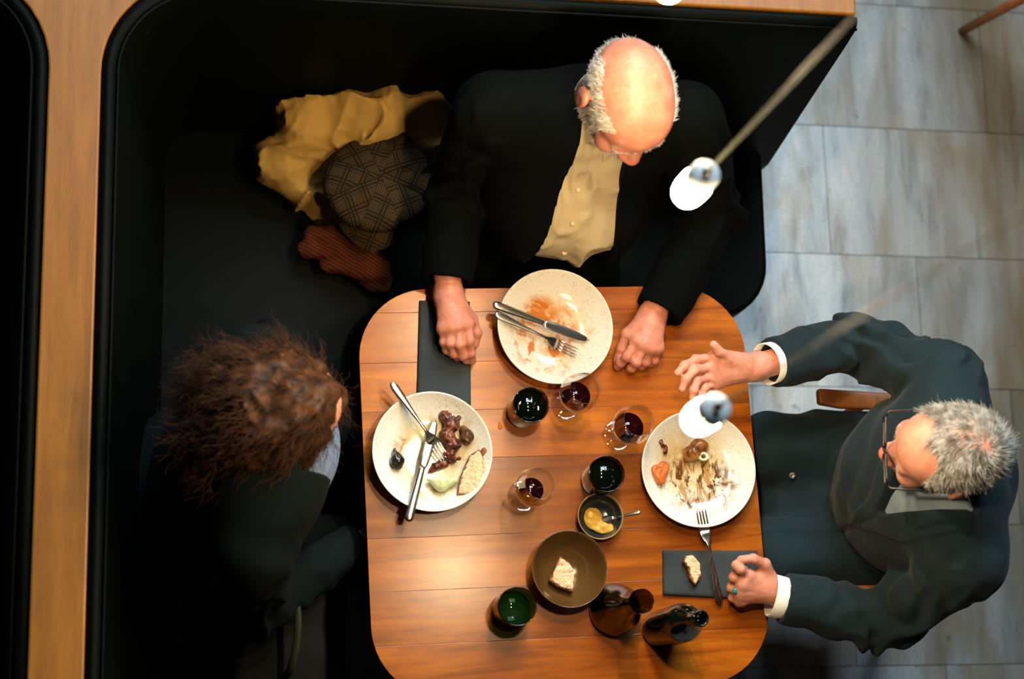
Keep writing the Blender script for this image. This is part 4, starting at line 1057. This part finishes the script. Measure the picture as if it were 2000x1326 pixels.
C.add('jacket', nets(jacketC, (-.40, -.40, .47), (.40, .22, 1.20), .0065), dark_teal)
C.add('trousers', nets(lambda Q: legs(Q, .10, -.42, .07), (-.24, -.54, .06), (.24, .18, .72), .011), black_wool)
shoes(C, shoe_m, .10)
brown_hair = hairmat('brown_wavy_hair', lin(76, 44, 19), lin(28, 15, 7), .6)
def hairvol(Q):
    Q = Q/.96
    d = ell(Q, (0, .02, .012), (.098, .118, .106))
    d = smin(d, ell(Q, (0, .085, -.03), (.105, .075, .10)), .05)
    for s in (-1, 1): d = smin(d, ell(Q, (s*.075, -.005, -.055), (.045, .08, .09)), .04)
    d = smin(d, ell(Q, (0, .075, -.10), (.10, .06, .08)), .05)
    d = d+.014*vnoise(Q, 26, 3)+.007*vnoise(Q, 60, 4)
    return smax(d, -ell(Q, (0, -.158, -.08), (.05, .075, .08)), .015)
vv, ff = nets(hairvol, (-.15, -.15, -.17), (.15, .20, .15), .0045)
hn_cur = vnormals(vv, ff)
g = np.random.default_rng(21); ids = g.integers(0, len(vv), 5200)
cw = vv[ids]-np.array([.0, -.01, .10], np.float32)
fl = np.stack([cw[:, 0]*1.2, cw[:, 1]*1.0+.02, -.06-np.abs(cw[:, 2])*.5], 1); fl /= np.linalg.norm(fl, axis=1)[:, None]+1e-6
sv = strands(vv[ids]-hn_cur[ids]*.004, combed(ids, fl, .03, .10, 22), g.uniform(.04, .085, len(ids)), 9, .0008, .005, .004, 23)
C.add('hair', join([(tfC(vv), ff), (tfC(sv[0]), sv[1])]), brown_hair, kind='stuff')

# ================================================================== THINGS LEFT ON THE BENCH
khaki = NT('khaki_gabardine'); v = khaki.coord('Object'); khaki.base(khaki.mix(khaki.noise(v, 5, 4), lin(150, 116, 54), lin(176, 140, 72))); khaki.p(rough=.75, spec=.25); khaki.bump(khaki.noise(v, 900, 2), .2, .0005)
coat_line = [LW(560, 290, .55), LW(600, 250, .60), LW(680, 232, .62), LW(760, 226, .63), LW(830, 235, .62), LW(880, 255, .60), LW(860, 320, .56)]
coat_low = [LW(585, 330, .53), LW(640, 300, .54), LW(700, 300, .53), LW(640, 350, .50), LW(720, 360, .49), LW(800, 330, .50), LW(700, 440, .49)]
def fcoat(Q):
    d = None
    for a, b in zip(coat_line, coat_line[1:]):
        e = cap(Q, a, b, .050, .050); d = e if d is None else smin(d, e, .03)
    for a in coat_low: d = smin(d, ell(Q, a, (.07, .06, .04)), .04)
    q = Q*np.array([1, 1.2, .8], np.float32)
    q = q+.03*np.stack([vnoise(Q, 8, 34), vnoise(Q, 8, 35), vnoise(Q, 8, 36)], 1)
    d = d+.045*np.abs(vnoise(q, 10, 31))**.8+.022*np.abs(vnoise(q, 21, 32))+.006*np.abs(vnoise(q, 44, 33))-.030
    return smax(d, .4615-Q[:, 2], .006)
pc = np.array(coat_line+coat_low)
coat = empty('trench_coat', (-.45, .72, .46)); tag(coat, 'khaki trench coat crumpled in the corner of the bench', 'coat')
lo_ = pc.min(0)-.09; hi_ = pc.max(0)+.09; lo_[2] = .455
world_child(link('folds', sdf_mesh(fcoat, lo_, hi_, .0045), khaki.m), coat)
# raised collar flap
fl_ = [(835, 330, .56), (850, 280, .63), (872, 245, .67), (914, 203, .70)]; fl2 = [(866, 352, .54), (880, 310, .58), (893, 275, .61), (905, 238, .63)]
v = []; f = []; n = 16
A1 = spline([P(*q) for q in fl_], 5); A2 = spline([P(*q) for q in fl2], 5)
for a, b in zip(A1, A2):
    for k in range(6):
        t_ = k/5; p_ = a.lerp(b, t_); v.append((p_.x+.01*math.sin(t_*3.1), p_.y-.012*math.sin(t_*3.1), p_.z-.02*math.sin(t_*3.1)))
m_ = len(A1)
for i in range(m_-1):
    for k in range(5): f.append((i*6+k, (i+1)*6+k, (i+1)*6+k+1, i*6+k+1))
me = mesh(v, f); bm = bmesh.new(); bm.from_mesh(me); bmesh.ops.solidify(bm, geom=bm.faces[:], thickness=.004); bm.to_mesh(me); bm.free()
world_child(link('collar_flap', me, khaki.m), coat)
# tweed cap
capm = NT('glen_check_tweed'); tc = capm.n('TexCoord'); sx = capm.n('SeparateXYZ'); capm.t.links.new(tc.outputs['Object'], sx.inputs[0])
ang = capm.math('ARCTAN2', sx.outputs[1], sx.outputs[0]); sec_ = capm.math('MULTIPLY', capm.math('FLOOR', capm.math('DIVIDE', ang, math.pi/4)), math.pi/4)
vr = capm.n('VectorRotate', rotation_type='Z_AXIS'); capm.t.links.new(tc.outputs['Object'], vr.inputs['Vector']); capm.t.links.new(sec_, vr.inputs['Angle'])
s2 = capm.n('SeparateXYZ'); capm.t.links.new(vr.outputs[0], s2.inputs[0])
def band(axis, per, duty):
    return capm.math('LESS_THAN', capm.math('FRACT', capm.math('ADD', capm.math('DIVIDE', s2.outputs[axis], per), 40.0)), duty)
fine = capm.math('MULTIPLY', band(0, .0042, .5), band(1, .0042, .5))
big = capm.math('MAXIMUM', capm.math('MULTIPLY', band(0, .038, .45), band(0, .0075, .5)), capm.math('MULTIPLY', band(1, .038, .45), band(1, .0075, .5)))
cc = capm.mix(fine, lin(40, 30, 17), lin(88, 68, 40)); cc = capm.mix(capm.math('MULTIPLY', big, .85), cc, lin(22, 16, 10))
capm.base(cc); capm.p(rough=.95, spec=.1)
cc0 = P(742, 350, .64)
caproot = empty('flat_cap', cc0, .4); tag(caproot, 'brown glen-check newsboy cap lying on the khaki coat', 'cap')
def fcap(Q):
    a = np.arctan2(Q[:, 1], Q[:, 0]); r_ = np.hypot(Q[:, 0], Q[:, 1])
    d = ell(Q, (0, 0, -.012), (.118, .108, .042))
    crease = .004*np.exp(-((np.abs(np.mod(a, math.pi/4)-math.pi/8)-math.pi/8)/.06)**2)*np.clip(r_/.05, 0, 1)
    d = d+crease+.010*vnoise(Q, 14, 41)+.010*np.exp(-(r_/.03)**2)
    d = d-.016*np.exp(-(((Q[:, 0]-.05)*.8-(Q[:, 1]-.045))/.016)**2)*np.exp(-((Q[:, 0]-.055)/.05)**2)
    return d
link('crown', sdf_mesh(fcap, (-.15, -.14, -.08), (.15, .14, .06), .004), capm.m, caproot)
link('button', sdf_mesh(lambda Q: ell(Q, (0, 0, .021), (.009, .009, .005)), (-.014, -.014, .012), (.014, .014, .03), .0018), capm.m, caproot)
v = []; f = []
for i in range(21):
    a = math.radians(195+90*i/20)
    for rr, zz in ((.085, -.034), (.150-.018*abs(i-10)/10*2, -.046), (.149-.018*abs(i-10)/10*2, -.050), (.085, -.040)): v.append((rr*math.cos(a), rr*math.sin(a), zz))
for i in range(20):
    for k in range(4): f.append((i*4+k, (i+1)*4+k, (i+1)*4+(k+1) % 4, i*4+(k+1) % 4))
f += [(0, 1, 2, 3), (83, 82, 81, 80)]
link('visor', mesh(v, f), capm.m, caproot)
# scarf
scarfm = NT('maroon_brown_knit'); v = scarfm.coord('Object', (1, 1, 1), (0, 0, .5)); sx = scarfm.n('SeparateXYZ'); scarfm.t.links.new(v, sx.inputs[0])
st = scarfm.math('LESS_THAN', scarfm.math('FRACT', scarfm.math('ADD', scarfm.math('DIVIDE', sx.outputs[1], .007), 90.0)), .5)
scarfm.base(scarfm.mix(st, lin(66, 26, 16), lin(82, 44, 26))); scarfm.p(rough=.95, spec=.1); scarfm.bump(scarfm.noise(v, 500, 2), .5, .001)
sl_ = [[LW(610, 462, .52), LW(660, 456, .53), (LW(720, 480, .52)), LW(748, 500, .51)], [LW(600, 486, .51), LW(660, 488, .52), LW(745, 520, .50)], [LW(640, 512, .50), LW(700, 524, .51), LW(745, 545, .50)], [LW(715, 540, .49), LW(745, 560, .49)]]
def fscarf(Q):
    d = None
    for ln in sl_:
        for a, b in zip(ln, ln[1:]):
            e = cap(Q, a, b, .024, .024); d = e if d is None else smin(d, e, .008)
    return smax(d+.007*np.abs(vnoise(Q, 30, 51))+.003*vnoise(Q, 60, 52), .4615-Q[:, 2], .004)
pc = np.array([q for ln in sl_ for q in ln]); lo_ = pc.min(0)-.04; lo_[2] = .455
blob('scarf', fscarf, lo_, pc.max(0)+.04, .0045, scarfm.m, 'maroon brown striped scarf heaped on the bench below the cap', 'scarf')
# handbag
bagc = P(540, 1230, .56)
bag = empty('handbag', (bagc.x, bagc.y, .46)); tag(bag, 'black leather handbag with gold studs on the bench', 'handbag')
black_bag = simple('black_bag_leather', (.0008, .0016, .0012, 1), .6, spec=.08)
def fbag(Q):
    q = np.abs(Q-np.array([0, 0, .10], np.float32))-np.array([.085, .13, .09], np.float32)
    d = np.linalg.norm(np.maximum(q, 0), axis=1)+np.minimum(q.max(1), 0)-.012
    return smax(d+.006*vnoise(Q, 14, 61)+.25*np.maximum(0, Q[:, 2]-.08)*np.abs(Q[:, 0])/.1*.2, .0015-Q[:, 2], .004)
link('bag_body', sdf_mesh(fbag, (-.12, -.17, -.006), (.12, .17, .23), .007), black_bag, bag)
link('strap', tube(spline([(.0, -.11, .19), (.02, -.08, .25), (.03, .0, .27), (.02, .08, .25), (0, .11, .19)], 6), .008, 8, .5), simple('olive_bag_strap', lin(34, 38, 22), .6, spec=.2), bag)
for (sx_, sy_) in ((468, 1147), (570, 1294)):
    q = P(sx_, sy_, .665); q = q-Vector((bagc.x, bagc.y, .46))
    link('stud', lathe([(0, .006), (.004, .005), (.006, .002), (.006, -.006), (0, -.006)], 16), M['gold'], bag, loc=q)

# ================================================================== CHAIRS
def chair(name, loc, rz, label, fs=0.0):
    """faces local -Y; origin on the floor"""
    r = empty(name, loc, rz); tag(r, label, 'chair', 'wooden armchairs')
    link('seat', prism([(-.20, -.22), (.20, -.22), (.18, .17), (-.18, .17)], .415, .445, .012, 3), M['chair'], r)
    for s in (-1, 1):
        link('leg', tube([(s*(.20+fs), -.20-fs, .0), (s*.195, -.17, .42)], [.011, .017], 12), M['chair'], r)
        link('leg', tube([(s*.20, .22, .0), (s*.185, .165, .43), (s*.19, .185, .70)], [.011, .017, .013], 12), M['chair'], r)
        link('arm_post', tube([(s*.19, -.06, .42), (s*.205, -.06, .65)], .012, 10), M['chair'], r)
        link('armrest', prism([(s*.232, -.17), (s*.198, -.17), (s*.190, -.12), (s*.185, .185), (s*.215, .185)][::s], .645, .667, .006, 3), M['chair'], r)
    pts = [(-.19+.38*i/12, .165+.03*math.sin(math.pi*i/12)) for i in range(13)]
    pl = pts+[(x_, y_+.018) for x_, y_ in pts[::-1]]
    link('backrest', prism(pl, .60, .71, .005, 2), M['chair'], r)
    return r
chair('armchair', (.765, -.005, 0), -math.pi/2, 'wooden armchair under the grey-haired man at the table')
lf = P(1877, 62, 0)
ca = math.radians(-60); off = Matrix.Rotation(ca, 3, 'Z') @ Vector((-.25, -.25, 0))
chair('armchair', (lf.x-off.x, lf.y-off.y, 0), ca, 'wooden armchair with only one leg in view on the stone floor', .05)
